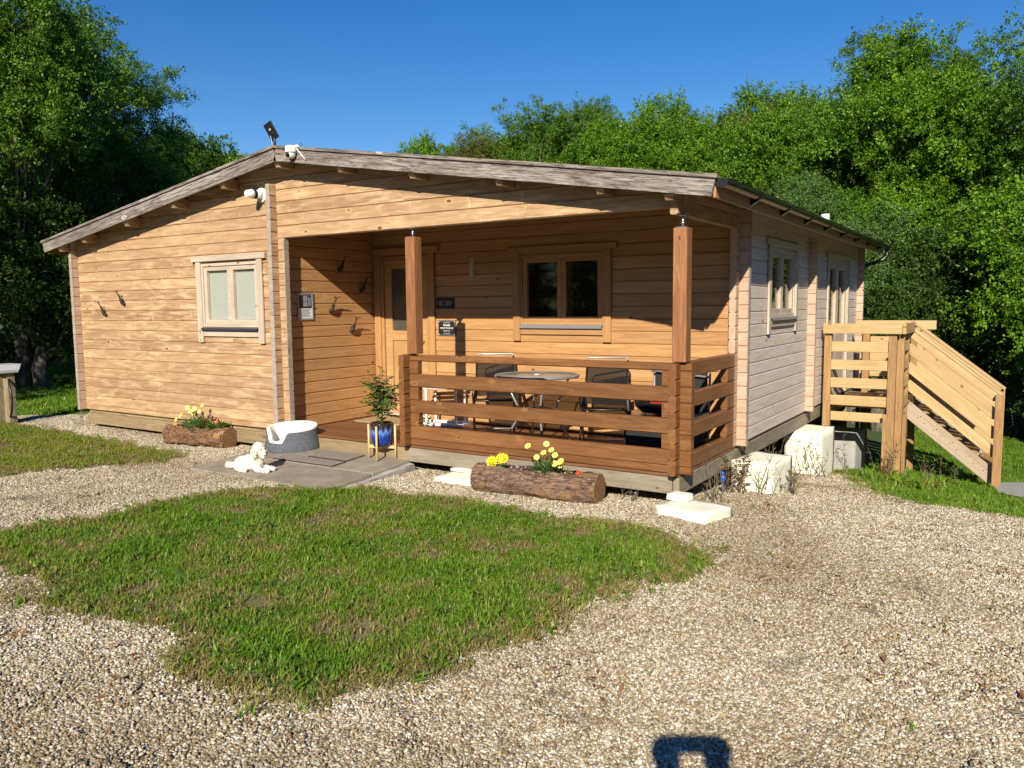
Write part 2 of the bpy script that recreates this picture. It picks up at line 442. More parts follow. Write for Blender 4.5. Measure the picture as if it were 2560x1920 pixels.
def pebble_mat():
    m, nt, b = new_mat('pebbles')
    at = N(nt, 'ShaderNodeAttribute', attribute_name='rnd')
    oi = N(nt, 'ShaderNodeObjectInfo')
    gm = N(nt, 'ShaderNodeNewGeometry')
    f = math_(nt, 'FRACT', math_(nt, 'ADD', at.outputs['Fac'], oi.outputs['Random']))
    c = ramp(nt, f, [(0.0, (0.513, 0.437, 0.320)), (0.15, (0.336, 0.249, 0.141)), (0.27, (0.619, 0.559, 0.445)), (0.41, (0.239, 0.166, 0.089)), (0.50, (0.459, 0.375, 0.249)),
                     (0.65, (0.168, 0.140, 0.116)), (0.71, (0.406, 0.314, 0.195)), (0.80, (0.724, 0.672, 0.579)), (0.93, (0.301, 0.201, 0.097))], 'CONSTANT')
    n1 = noise_t(nt, gm.outputs['Position'], 0.45, 3)
    c = mix(nt, 1.0, c, ramp(nt, n1, [(0.36, (0.66, 0.61, 0.53)), (0.56, (1, 1, 1))]), 'MULTIPLY')
    n3 = noise_t(nt, gm.outputs['Position'], 1.3, 5, 0.7)
    c = mix(nt, ramp(nt, n3, [(0.60, 0), (0.72, 0.75)]), c, (0.11, 0.085, 0.055))  # dark blotches: dirt and scattered shadow spots, both put into the stone colour
    n2 = noise_t(nt, gm.outputs['Position'], 160, 2)
    c = mix(nt, 1.0, c, ramp(nt, n2, [(0.3, 0.75), (0.7, 1.0)]), 'MULTIPLY')
    L(nt, c, b.inputs['Base Color'])
    b.inputs['Roughness'].default_value = 0.7
    return m
M['pebble'] = pebble_mat()

def gravel_mat():
    m, nt, b = new_mat('gravel_bed')
    gm = N(nt, 'ShaderNodeNewGeometry')
    vo = N(nt, 'ShaderNodeTexVoronoi', feature='F1')
    vo.inputs['Scale'].default_value = 55
    L(nt, gm.outputs['Position'], vo.inputs['Vector'])
    se = N(nt, 'ShaderNodeSeparateColor')
    L(nt, vo.outputs['Color'], se.inputs[0])
    c = ramp(nt, se.outputs[0], [(0.0, (0.50, 0.41, 0.30)), (0.3, (0.32, 0.23, 0.14)), (0.5, (0.58, 0.51, 0.41)), (0.68, (0.22, 0.16, 0.10)), (0.8, (0.44, 0.35, 0.24)), (0.92, (0.16, 0.15, 0.14))], 'CONSTANT')
    c = mix(nt, ramp(nt, vo.outputs['Distance'], [(0.25, 0), (0.6, 0.7)]), c, (0.24, 0.18, 0.115))
    L(nt, c, b.inputs['Base Color'])
    b.inputs['Roughness'].default_value = 0.85
    inv = math_(nt, 'SUBTRACT', 1.0, vo.outputs['Distance'])
    bump(nt, inv, 0.9, 0.012, b)
    return m
M['gravel_bed'] = gravel_mat()

def ground_mat(name, a, b_, c_):
    m, nt, b = new_mat(name)
    gm = N(nt, 'ShaderNodeNewGeometry')
    n1 = noise_t(nt, gm.outputs['Position'], 1.1, 4)
    n2 = noise_t(nt, gm.outputs['Position'], 45, 4, 0.7)
    f = math_(nt, 'ADD', math_(nt, 'MULTIPLY', n1, 0.55), math_(nt, 'MULTIPLY', n2, 0.45))
    L(nt, ramp(nt, f, [(0.35, a), (0.5, b_), (0.66, c_)]), b.inputs['Base Color'])
    b.inputs['Roughness'].default_value = 0.95
    bump(nt, n2, 0.8, 0.03, b)
    return m
M['meadow'] = ground_mat('meadow', (0.03, 0.055, 0.012), (0.055, 0.095, 0.016), (0.085, 0.11, 0.03))
M['lawn_soil'] = ground_mat('lawn_soil', (0.11, 0.095, 0.035), (0.16, 0.14, 0.05), (0.30, 0.22, 0.12))

# ------------------------------------------------------------------ mesh builder
class MB:
    def __init__(s):
        s.v, s.f, s.m, s.sm = [], [], [], []
    def add(s, vs, fs, mi=0, smooth=False):
        o = len(s.v)
        s.v.extend([tuple(v) for v in vs])
        for f in fs:
            s.f.append([o + i for i in f]); s.m.append(mi); s.sm.append(smooth)
        return s
    def box(s, a, b, mi=0, c=0.0):
        x0, y0, z0 = a; x1, y1, z1 = b
        return s.obox(Vector(((x0 + x1) / 2, (y0 + y1) / 2, (z0 + z1) / 2)), (abs(x1 - x0), abs(y1 - y0), abs(z1 - z0)), None, mi, c)
    def obox(s, ctr, size, rot=None, mi=0, c=0.0):
        hx, hy, hz = size[0] / 2, size[1] / 2, size[2] / 2
        c = min(c, hx * .9, hy * .9, hz * .9)
        vs, fs = [], []
        if c <= 0:
            for x in (-hx, hx):
                for y in (-hy, hy):
                    for z in (-hz, hz):
                        vs.append(Vector((x, y, z)))
            fs = [(0, 1, 3, 2), (4, 6, 7, 5), (0, 4, 5, 1), (2, 3, 7, 6), (0, 2, 6, 4), (1, 5, 7, 3)]
        else:
            idx = {}
            for sx in (-1, 1):
                for sy in (-1, 1):
                    for sz in (-1, 1):
                        for ax in range(3):
                            p = [sx * (hx - c), sy * (hy - c), sz * (hz - c)]
                            p[ax] = (sx * hx, sy * hy, sz * hz)[ax]
                            idx[(sx, sy, sz, ax)] = len(vs); vs.append(Vector(p))
            def q(lst): fs.append([idx[k] for k in lst])
            for sg in (-1, 1):
                o = [(-1, -1), (1, -1), (1, 1), (-1, 1)]
                if sg < 0: o = o[::-1]
                q([(sg, a, b, 0) for a, b in o])
                q([(b, sg, a, 1) for a, b in o])
                q([(a, b, sg, 2) for a, b in o])
            for s1 in (-1, 1):
                for s2 in (-1, 1):
                    fl = s1 * s2 > 0
                    e = [(s1, s2, -1, 0), (s1, s2, -1, 1), (s1, s2, 1, 1), (s1, s2, 1, 0)]; q(e if fl else e[::-1])
                    e = [(-1, s1, s2, 1), (-1, s1, s2, 2), (1, s1, s2, 2), (1, s1, s2, 1)]; q(e if fl else e[::-1])
                    e = [(s2, -1, s1, 2), (s2, -1, s1, 0), (s2, 1, s1, 0), (s2, 1, s1, 2)]; q(e if fl else e[::-1])
                    for s3 in (-1, 1):
                        e = [(s1, s2, s3, 0), (s1, s2, s3, 1), (s1, s2, s3, 2)]
                        q(e if s1 * s2 * s3 > 0 else e[::-1])
        R = rot or Matrix.Identity(3)
        return s.add([R @ v + Vector(ctr) for v in vs], fs, mi)
    def bar(s, p, q, w, h, mi=0, up=(0, 0, 1), c=0.0):
        p, q = Vector(p), Vector(q)
        return s.obox((p + q) / 2, ((q - p).length, w, h), frame(q - p, up), mi, c)
    def tube(s, pts, rad, n=8, mi=0, caps=True, smooth=True):
        pts = [Vector(p) for p in pts]
        rad = rad if isinstance(rad, (list, tuple)) else [rad] * len(pts)
        vs, fs = [], []
        ref = None
        for i, p in enumerate(pts):
            t = (pts[min(i + 1, len(pts) - 1)] - pts[max(i - 1, 0)])
            t = t.normalized() if t.length > 1e-9 else Vector((0, 0, 1))
            if ref is None:
                ref = t.orthogonal().normalized()
            ref = (ref - t * ref.dot(t))
            ref = ref.normalized() if ref.length > 1e-6 else t.orthogonal().normalized()
            b = t.cross(ref)
            for k in range(n):
                a = 2 * PI * k / n
                vs.append(p + (ref * math.cos(a) + b * math.sin(a)) * rad[i])
        for i in range(len(pts) - 1):
            for k in range(n):
                fs.append((i * n + k, i * n + (k + 1) % n, (i + 1) * n + (k + 1) % n, (i + 1) * n + k))
        s.add(vs, fs, mi, smooth)
        if caps:
            o = len(s.v) - len(vs)
            s.f.append([o + k for k in range(n)][::-1]); s.m.append(mi); s.sm.append(False)
            o2 = o + (len(pts) - 1) * n
            s.f.append([o2 + k for k in range(n)]); s.m.append(mi); s.sm.append(False)
        return s
    def lathe(s, prof, n=24, ctr=(0, 0, 0), mi=0, smooth=True):
        vs, fs = [], []
        for (r, z) in prof:
            for k in range(n):
                a = 2 * PI * k / n
                vs.append((ctr[0] + r * math.cos(a), ctr[1] + r * math.sin(a), ctr[2] + z))
        for i in range(len(prof) - 1):
            for k in range(n):
                fs.append((i * n + k, i * n + (k + 1) % n, (i + 1) * n + (k + 1) % n, (i + 1) * n + k))
        return s.add(vs, fs, mi, smooth)
    def prism(s, poly, off, mi=0):
        poly = [Vector(p) for p in poly]; off = Vector(off); n = len(poly)
        vs = poly + [p + off for p in poly]
        fs = [list(range(n))[::-1], list(range(n, 2 * n))] + [(i, (i + 1) % n, n + (i + 1) % n, n + i) for i in range(n)]
        return s.add(vs, fs, mi)
    def ball(s, ctr, rad, nu=10, nv=7, mi=0):
        rad = rad if isinstance(rad, (tuple, list)) else (rad,) * 3
        vs, fs = [], []
        for j in range(nv + 1):
            t = PI * j / nv
            for i in range(nu):
                a = 2 * PI * i / nu
                vs.append((ctr[0] + rad[0] * math.sin(t) * math.cos(a), ctr[1] + rad[1] * math.sin(t) * math.sin(a), ctr[2] - rad[2] * math.cos(t)))
        for j in range(nv):
            for i in range(nu):
                fs.append((j * nu + i, j * nu + (i + 1) % nu, (j + 1) * nu + (i + 1) % nu, (j + 1) * nu + i))
        return s.add(vs, fs, mi, True)
    def mesh(s, name):
        me = bpy.data.meshes.new(name)
        me.from_pydata(s.v, [], s.f)
        me.polygons.foreach_set('material_index', s.m)
        me.polygons.foreach_set('use_smooth', s.sm)
        me.update()
        return me
    def build(s, name, mats, parent=None, loc=(0, 0, 0), rot=(0, 0, 0)):
        return obj(name, s.mesh(name), mats, parent, loc, rot)

def frame(d, up=(0, 0, 1)):
    x = Vector(d).normalized()
    up = Vector(up)
    if abs(x.dot(up.normalized())) > 0.999:
        up = Vector((0, 1, 0))
    y = up.cross(x).normalized()
    z = x.cross(y)
    return Matrix((x, y, z)).transposed()

def obj(name, me, mats, parent=None, loc=(0, 0, 0), rot=(0, 0, 0)):
    o = bpy.data.objects.new(name, me)
    COL.objects.link(o)
    if mats is not None:
        mats = mats if isinstance(mats, (list, tuple)) else [mats]
        if not me.materials:
            for m in mats:
                me.materials.append(M[m] if isinstance(m, str) else m)
    o.location = loc
    if isinstance(rot, Matrix):
        o.rotation_euler = rot.to_euler()
    else:
        o.rotation_euler = rot
    if parent:
        o.parent = parent
    return o

def thing(name, label, cat, loc=(0, 0, 0), rz=0, group=None):
    o = bpy.data.objects.new(name, None)
    COL.objects.link(o)
    o.location = loc
    o.rotation_euler = (0, 0, rz)
    o.empty_display_size = 0.2
    return tag(o, label, cat, group)

def tag(o, label, cat, group=None):
    o['label'] = label; o['category'] = cat
    if group: o['group'] = group
    return o

def struct(o, kind='structure'):
    o['kind'] = kind
    return o

def copy_thing(o, loc, rz=None, label=None):
    c = o.copy(); COL.objects.link(c); c.location = loc
    if rz is not None: c.rotation_euler = (0, 0, rz)
    if label: c['label'] = label
    for ch in list(o.children):
        d = ch.copy(); COL.objects.link(d); d.parent = c
        for g in list(ch.children):
            e = g.copy(); COL.objects.link(e); e.parent = d
    return c

BEAMS = {}
def beam(name, a, b, w, h, mat, parent=None, up=(0, 0, 1), c=0.004):
    """one squared timber from a to b (w across, h along 'up'), grain along its length"""
    a, b = Vector(a), Vector(b)
    ln = (b - a).length
    key = (round(ln, 4), round(w, 4), round(h, 4), round(c, 4), mat)
    if key not in BEAMS:
        me = MB().obox((0, 0, 0), (ln, w, h), None, 0, c).mesh(name)
        me.materials.append(M[mat])
        BEAMS[key] = me
    return obj(name, BEAMS[key], None, parent, (a + b) / 2, frame(b - a, up))

# ------------------------------------------------------------------ ground
def softplus(x, k):
    return np.logaddexp(0, k * np.asarray(x, float)) / k
def sstep(a, b, x):
    t = np.clip((np.asarray(x, float) - a) / (b - a), 0, 1)
    return t * t * (3 - 2 * t)
def G(x, y):
    x = np.asarray(x, float); y = np.asarray(y, float)
    return (-0.285 + 0.018 * np.minimum(softplus(-y - 1.0, 1.5), 9) - 0.128 * np.minimum(softplus(y - 0.3, 2.5), 9) * sstep(3, 9, x)
            - 0.06 * np.minimum(np.maximum(0, x - 10.2), 4) * sstep(0, 5, y))
def Gf(x, y):
    return float(G(x, y))

def grid_sheet(name, xs, ys, mat, dz=0.0):
    X, Y = np.meshgrid(xs, ys)
    Z = G(X, Y) + dz
    v = np.stack([X.ravel(), Y.ravel(), Z.ravel()], 1)
    nx, ny = len(xs), len(ys)
    i = np.arange((ny - 1) * (nx - 1))
    r, c = i // (nx - 1), i % (nx - 1)
    a = r * nx + c
    f = np.stack([a, a + 1, a + nx + 1, a + nx], 1)
    me = bpy.data.meshes.new(name)
    me.from_pydata(v.tolist(), [], f.tolist())
    me.polygons.foreach_set('use_smooth', [True] * len(f))
    return obj(name, me, mat)

xs = np.concatenate([[-400, -200, -100, -60], np.arange(-40, 41, 0.8), [60, 100, 200, 400]])
ys = np.concatenate([[-400, -200, -100, -60], np.arange(-40, 41, 0.8), [60, 100, 200, 400]])
struct(grid_sheet('ground', xs, ys, 'meadow', -0.03))

def smooth_poly(pts, step=0.12, wob=0.03, seed=0):
    out = []
    n = len(pts)
    for i in range(n):
        a, b = Vector(pts[i]), Vector(pts[(i + 1) % n])
        k = max(1, int((b - a).length / step))
        for j in range(k):
            p = a.lerp(b, j / k)
            w = mnoise.noise(Vector((p.x * 3.1 + seed, p.y * 3.1, seed))) * wob + mnoise.noise(Vector((p.x * 9, p.y * 9 + seed, 3))) * wob * 0.6
            nrm = Vector((-(b - a).y, (b - a).x)).normalized()
            out.append(p + nrm * w)
    return out

def in_poly(P, poly):
    x, y = P[:, 0], P[:, 1]
    inside = np.zeros(len(P), bool)
    n = len(poly)
    j = n - 1
    for i in range(n):
        xi, yi = poly[i]; xj, yj = poly[j]
        if yi != yj:
            c = ((yi > y) != (yj > y)) & (x < (xj - xi) * (y - yi) / (yj - yi) + xi)
            inside ^= c
        j = i
    return inside

def poly_sheet(name, poly, mat, dz, res=0.4):
    pv = [Vector((p[0], p[1])) for p in poly]
    xs_ = [p.x for p in pv]; ys_ = [p.y for p in pv]
    gx, gy = np.meshgrid(np.arange(min(xs_), max(xs_), res), np.arange(min(ys_), max(ys_), res))
    pts = np.stack([gx.ravel(), gy.ravel()], 1)
    pts = pts[in_poly(pts, [(p.x, p.y) for p in pv])]
    allv = pv + [Vector(p) for p in pts]
    res_ = delaunay_2d_cdt(allv, [], [list(range(len(pv)))], 1, 1e-4)
    v2, f2 = res_[0], res_[2]
    z = G(np.array([p.x for p in v2]), np.array([p.y for p in v2])) + dz
    me = bpy.data.meshes.new(name)
    me.from_pydata([(p.x, p.y, float(zz)) for p, zz in zip(v2, z)], [], [list(f) for f in f2])
    me.polygons.foreach_set('use_smooth', [True] * len(me.polygons))
    return obj(name, me, mat)

ISLAND = smooth_poly([(5.0, -3.75), (5.29, -3.63), (5.44, -3.25), (5.67, -2.88), (5.4, -2.42), (5.53, -2.11), (5.83, -1.59), (6.39, -1.12), (7.35, -0.93), (8.3, -1.0), (9.14, -0.91),
          (9.82, -1.02), (10.08, -1.22), (10.10, -1.80), (9.92, -2.18), (9.82, -2.54), (9.80, -2.96), (9.68, -3.27), (9.62, -3.59), (9.52, -3.84), (9.42, -4.03), (9.45, -4.30), (9.18, -4.27),
          (8.95, -4.34), (8.74, -4.29), (8.15, -4.1), (7.64, -4.2), (7.09, -4.2), (6.69, -4.02), (6.37, -3.99), (6.03, -3.97), (5.5, -4.1)], 0.1, 0.05, 1)
LEFTLAWN = smooth_poly([(-3.2, -1.3), (-2.2, -0.75), (-1.37, -0.42), (0.11, -0.52), (2.16, -0.64), (3.3, -0.74), (3.62, -0.95), (3.62, -1.22), (3.04, -1.93), (2.95, -2.56), (2.3, -3.4), (-3.2, -4.2)], 0.12, 0.05, 2)
GRAVEL = smooth_poly([(-4.5, -1.5), (-3.2, -0.6), (-2.25, -0.05), (-1.48, 0.73), (-0.9, 1.3), (0.3, 1.6), (8.5, 1.6), (9.0, 5.6), (9.75, 5.4), (10.0, 4.6), (10.17, 4.2), (10.46, 3.07), (10.98, 2.2), (11.59, 2.2), (11.99, 1.94),
          (13, 1.7), (14.5, 1.2), (17, -1), (17, -9), (-2, -9), (-4.5, -5)], 0.25, 0.05, 3)
struct(poly_sheet('gravel_drive', [tuple(p) for p in GRAVEL], 'gravel_bed', 0.0, 0.35))
struct(poly_sheet('lawn_island', [tuple(p) for p in ISLAND], 'lawn_soil', 0.014, 0.3))
struct(poly_sheet('side_lawn', [tuple(p) for p in LEFTLAWN], 'lawn_soil', 0.014, 0.3))
PATH = [(11.62, 7.6), (11.72, 5.75), (12.6, 5.3), (13.6, 5.5), (13.4, 8.4), (12.0, 8.6)]
struct(poly_sheet('concrete_path', PATH, 'concrete', 0.012, 0.4))

# ------------------------------------------------------------------ scatter with geometry nodes
def scatter_group(name, sources):
    ng = bpy.data.node_groups.new(name, 'GeometryNodeTree')
    ng.interface.new_socket('Geometry', in_out='INPUT', socket_type='NodeSocketGeometry')
    ng.interface.new_socket('Geometry', in_out='OUTPUT', socket_type='NodeSocketGeometry')
    gi = ng.nodes.new('NodeGroupInput'); go = ng.nodes.new('NodeGroupOutput')
    join = ng.nodes.new('GeometryNodeJoinGeometry')
    for s in reversed(sources):          # links stack up last first, so index 0 is the first source
        oi = ng.nodes.new('GeometryNodeObjectInfo')
        oi.inputs['Object'].default_value = s
        oi.inputs['As Instance'].default_value = True
        ng.links.new(oi.outputs['Geometry'], join.inputs[0])
    def attr(nm, dt):
        n = ng.nodes.new('GeometryNodeInputNamedAttribute')
        n.data_type = dt
        n.inputs['Name'].default_value = nm
        return n.outputs['Attribute']
    ip = ng.nodes.new('GeometryNodeInstanceOnPoints')
    ip.inputs['Pick Instance'].default_value = True
    er = ng.nodes.new('FunctionNodeEulerToRotation')
    ng.links.new(attr('rot', 'FLOAT_VECTOR'), er.inputs[0])
    ng.links.new(gi.outputs[0], ip.inputs['Points'])
    ng.links.new(join.outputs[0], ip.inputs['Instance'])
    ng.links.new(er.outputs[0], ip.inputs['Rotation'])
    ng.links.new(attr('scl', 'FLOAT'), ip.inputs['Scale'])
    ng.links.new(attr('idx', 'INT'), ip.inputs['Instance Index'])
    ng.links.new(ip.outputs[0], go.inputs[0])
    return ng

def source(name, me, mat):
    o = bpy.data.objects.new(name, me)
    me.materials.append(M[mat])
    return o

def scatter(name, pts, rot, scl, idx, group, parent=None):
    me = bpy.data.meshes.new(name)
    me.from_pydata([tuple(p) for p in np.asarray(pts).tolist()], [], [])
    a = me.attributes.new('rot', 'FLOAT_VECTOR', 'POINT'); a.data.foreach_set('vector', np.asarray(rot, np.float32).ravel())
    a = me.attributes.new('scl', 'FLOAT', 'POINT'); a.data.foreach_set('value', np.asarray(scl, np.float32))
    a = me.attributes.new('idx', 'INT', 'POINT'); a.data.foreach_set('value', np.asarray(idx, np.int32))
    o = bpy.data.objects.new(name, me)
    COL.objects.link(o)
    md = o.modifiers.new('scatter', 'NODES')
    md.node_group = group
    if parent: o.parent = parent
    return o

def soup(name, verts, faces, rnd=None, smooth=False):
    me = bpy.data.meshes.new(name)
    v = np.asarray(verts, np.float32); f = np.asarray(faces, np.int32)
    k = f.shape[1]
    me.vertices.add(len(v)); me.vertices.foreach_set('co', v.ravel())
    me.loops.add(f.size); me.loops.foreach_set('vertex_index', f.ravel())
    me.polygons.add(len(f)); me.polygons.foreach_set('loop_start', np.arange(0, f.size, k, dtype=np.int32))
    me.polygons.foreach_set('loop_total', np.full(len(f), k, np.int32))
    if smooth: me.polygons.foreach_set('use_smooth', np.ones(len(f), bool))
    if rnd is not None:
        a = me.attributes.new('rnd', 'FLOAT', 'POINT'); a.data.foreach_set('value', np.asarray(rnd, np.float32))
    me.update(); me.validate()
    return me

# --- pebbles
def pebble_patch(seed, n=540, rad=0.17, size=(0.0045, 0.0092)):
    r = np.random.default_rng(seed)
    t = (1 + 5 ** .5) / 2
    iv = np.array([(-1, t, 0), (1, t, 0), (-1, -t, 0), (1, -t, 0), (0, -1, t), (0, 1, t), (0, -1, -t), (0, 1, -t), (t, 0, -1), (t, 0, 1), (-t, 0, -1), (-t, 0, 1)]) / math.sqrt(1 + t * t)
    fi = np.array([(0, 11, 5), (0, 5, 1), (0, 1, 7), (0, 7, 10), (0, 10, 11), (1, 5, 9), (5, 11, 4), (11, 10, 2), (10, 7, 6), (7, 1, 8), (3, 9, 4), (3, 4, 2), (3, 2, 6), (3, 6, 8), (3, 8, 9), (4, 9, 5), (2, 4, 11), (6, 2, 10), (8, 6, 7), (9, 8, 1)])
    V, F, R = [], [], []
    for i in range(n):
        a = r.uniform(0, 2 * PI); d = rad * math.sqrt(r.uniform())
        s = r.uniform(*size) * (1.35 if r.uniform() < 0.08 else 1)
        sc = np.array([s * r.uniform(0.9, 1.5), s * r.uniform(0.75, 1.1), s * r.uniform(0.5, 0.8)])
        e = np.array(Euler((r.normal(0, .5), r.normal(0, .5), r.uniform(0, 6.3))).to_matrix())
        p = (iv * (1 + r.normal(0, .13, (12, 1)))) * sc @ e.T + np.array([d * math.cos(a), d * math.sin(a), r.uniform(0.0, 0.010)])
        F.append(fi + 12 * i); V.append(p); R.append(np.full(12, r.uniform()))
    return soup('pebbles', np.concatenate(V), np.concatenate(F), np.concatenate(R), True)
PEB = scatter_group('pebble_scatter', [source('pebble_patch', pebble_patch(s), 'pebble') for s in range(5)])

def scatter_xy(poly, density, seed, holes=(), keep=None):
    r = np.random.default_rng(seed)
    p = np.array([(a[0], a[1]) for a in poly])
    lo, hi = p.min(0), p.max(0)
    n = int(np.prod(hi - lo) * density)
    q = r.uniform(lo, hi, (n, 2))
    q = q[in_poly(q, [tuple(a) for a in p])]
    for h in holes:
        q = q[~in_poly(q, [(a[0], a[1]) for a in h])]
    if keep is not None:
        q = q[keep(q)]
    return q, r

def visible(q, margin=0.4):
    d = np.concatenate([q, G(q[:, 0], q[:, 1])[:, None]], 1) - np.array(CAM_POS)
    z = d @ np.array(fw); x = d @ np.array(rr)
    return (z > 0.5) & (np.abs(x) < 0.645 * z + margin)

def vnoise(q, s, seed=0):
    return np.array([mnoise.noise(Vector((x * s + seed, y * s, seed * 1.7))) for x, y in q])

SLAB = [(4.28, 0.02), (4.28, -1.24), (6.36, -1.24), (6.36, 0.02)]
def ground_scatter(name, q, r, ng, nvar, smin, smax, dz=0.0, tilt=0.06):
    n = len(q)
    z = G(q[:, 0], q[:, 1]) + dz
    rot = np.stack([r.normal(0, tilt, n), r.normal(0, tilt, n), r.uniform(0, 2 * PI, n)], 1)
    return scatter(name, np.column_stack([q, z]), rot, r.uniform(smin, smax, n), r.integers(0, nvar, n), ng)
q, r = scatter_xy(GRAVEL, 62, 5, [ISLAND, LEFTLAWN, SLAB], visible)
o = ground_scatter('gravel', q, r, PEB, 5, 0.85, 1.15, 0.0, 0.03)
struct(o, 'stuff')

# --- leaf litter and weeds on the gravel
def litter_patch(seed):
    r = np.random.default_rng(seed)
    V, F, R = [], [], []
    for i in range(7):
        p = np.array([*(r.normal(0, .10, 2)), 0.012 + r.uniform(0, .006)])
        a = r.uniform(0, 6.3); l = r.uniform(.012, .03); w = l * r.uniform(.2, .4)
        d = np.array([math.cos(a), math.sin(a), r.normal(0, .25)]); s_ = np.array([-math.sin(a), math.cos(a), r.normal(0, .25)])
        k = 4 * i
        V += [p - d * l, p + s_ * w + [0, 0, .004], p + d * l, p - s_ * w + [0, 0, .003]]
        F += [(k, k + 1, k + 2), (k, k + 2, k + 3)]; R += [r.uniform()] * 4
    return soup('litter', np.array(V), np.array(F), np.array(R))
LIT = scatter_group('litter_scatter', [source('litter_patch', litter_patch(s), 'dead_leaf') for s in range(4)])
q, r = scatter_xy(GRAVEL, 5, 21, [ISLAND, LEFTLAWN, SLAB], visible)
q = q[(vnoise(q, 0.8, 3) + r.normal(0, .2, len(q)) > 0.1)]
struct(ground_scatter('leaf_litter', q, r, LIT, 4, 0.7, 1.3, 0.008, 0.05), 'stuff')

# --- grass tufts
def tuft(seed, n=16, h=(0.03, 0.06), spread=0.045, w=0.0028, lean=0.6):
    r = np.random.default_rng(seed)
    V, F, R = [], [], []
    for i in range(n):
        a = r.uniform(0, 2 * PI); d = spread * math.sqrt(r.uniform())
        b = np.array([d * math.cos(a), d * math.sin(a), 0])
        hh = r.uniform(*h); la = r.uniform(0, 2 * PI); ll = abs(r.normal(0, lean)) * hh
        dv = np.array([math.cos(la), math.sin(la), 0]); sd = np.array([-dv[1], dv[0], 0]) * w * r.uniform(.7, 1.4)
        m = b + dv * ll * .35 + np.array([0, 0, hh * .6]); tp = b + dv * ll + np.array([0, 0, hh * r.uniform(.75, 1)])
        o_ = len(V) * 1
        V += [b - sd, b + sd, m + sd * .8, m - sd * .8, tp, tp]
        k = 6 * i
        F += [(k, k + 1, k + 2, k + 3), (k + 3, k + 2, k + 4, k + 5)]
        R += [r.uniform()] * 6
    me = bpy.data.meshes.new('tuft')
    V = [tuple(v) for v in V]
    F2 = []
    for f in F:
        F2.append(f if f[3] % 6 != 5 else f[:3])
    me.from_pydata(V, [], F2)
    at = me.attributes.new('rnd', 'FLOAT', 'POINT'); at.data.foreach_set('value', np.asarray(R, np.float32))
    return me
GR = scatter_group('grass_scatter', [source('grass_tuft', tuft(s, 20, (0.016, 0.040)), 'grass') for s in range(4)]
                   + [source('grass_tuft_dry', tuft(20 + s, 16, (0.015, 0.038), lean=1.3), 'grass_dry') for s in range(2)]
                   + [source('grass_tuft_tall', tuft(30 + s, 12, (0.035, 0.065), 0.03, 0.0038, 1.0), 'grass') for s in range(2)]
                   + [source('lawn_weed', tuft(50 + s, 9, (0.012, 0.026), 0.03, 0.0085, 1.6), 'herb') for s in range(2)]
                   + [source('grass_tuft_yellow', tuft(40 + s, 18, (0.02, 0.042), lean=0.9), 'grass_yellow') for s in range(2)])

def edge_dist(q, poly):
    p = np.array([(a[0], a[1]) for a in poly])
    d = np.full(len(q), 1e9)
    for i in range(len(p)):
        a, b = p[i], p[(i + 1) % len(p)]
        ab = b - a
        t = np.clip(((q - a) @ ab) / (ab @ ab + 1e-12), 0, 1)
        d = np.minimum(d, np.linalg.norm(q - (a + t[:, None] * ab), axis=1))
    return d

def lawn(name, poly, dens, seed, yellow=0.0, dry_edge=0.10, smin=0.8, smax=1.3):
    q, r = scatter_xy(poly, dens, seed, [], visible)
    n = len(q)
    e = edge_dist(q, poly)
    nz = vnoise(q, 1.3, seed); nz2 = vnoise(q, 4.0, seed + 5)
    bare = (nz2 + 0.6 * nz > 0.36)
    keep = ~(bare & (r.uniform(size=n) < 0.8)) & ~((e < 0.05) & (r.uniform(size=n) < 0.35))
    q, e, nz, nz2 = q[keep], e[keep], nz[keep], nz2[keep]
    n = len(q)
    u = r.uniform(size=n)
    idx = r.integers(0, 4, n)
    dry = (u < np.clip(0.85 - e / dry_edge * 0.6, 0.08, 0.85)) | ((nz2 + .6 * nz > 0.17) & (u < 0.7)) | (u < 0.08)
    idx = np.where(dry, 4 + r.integers(0, 2, n), idx)
    tall = (~dry) & (nz < -0.25) & (u > 0.55)
    idx = np.where(tall, 6 + r.integers(0, 2, n), idx)
    yl = (~dry) & (r.uniform(size=n) < yellow + 0.25 * np.clip(nz * 2, 0, 1))
    idx = np.where(yl, 10 + r.integers(0, 2, n), idx)
    wd = (nz2 < -0.18) & (r.uniform(size=n) < 0.28)
    idx = np.where(wd, 8 + r.integers(0, 2, n), idx)
    z = G(q[:, 0], q[:, 1]) + 0.012
    rot = np.stack([r.normal(0, .12, n), r.normal(0, .12, n), r.uniform(0, 2 * PI, n)], 1)
    return struct(scatter(name, np.column_stack([q, z]), rot, r.uniform(smin, smax, n), idx, GR), 'stuff')
lawn('grass', ISLAND, 950, 3, 0.10, 0.2)
lawn('grass', LEFTLAWN, 420, 4, 0.75, 0.2)
def strays(poly, n, seed, reach):
    r = np.random.default_rng(seed)
    p = np.array([(a[0], a[1]) for a in poly])
    i = r.integers(0, len(p), n)
    q = p[i] + r.normal(0, reach, (n, 2))
    q = q[visible(q)]
    q = q[(vnoise(q, 2.2, seed) + r.normal(0, .25, len(q))) > 0.0]
    n = len(q)
    u = r.uniform(size=n)
    idx = np.where(u < 0.75, 4 + r.integers(0, 2, n), np.where(u < .9, 10 + r.integers(0, 2, n), 6 + r.integers(0, 2, n)))
    rot = np.stack([r.normal(0, .25, n), r.normal(0, .25, n), r.uniform(0, 6.28, n)], 1)
    struct(scatter('grass', np.column_stack([q, G(q[:, 0], q[:, 1]) + 0.002]), rot, r.uniform(.8, 1.5, n), idx, GR), 'stuff')
strays(ISLAND, 5200, 61, 0.085)
strays(LEFTLAWN, 1500, 62, 0.08)
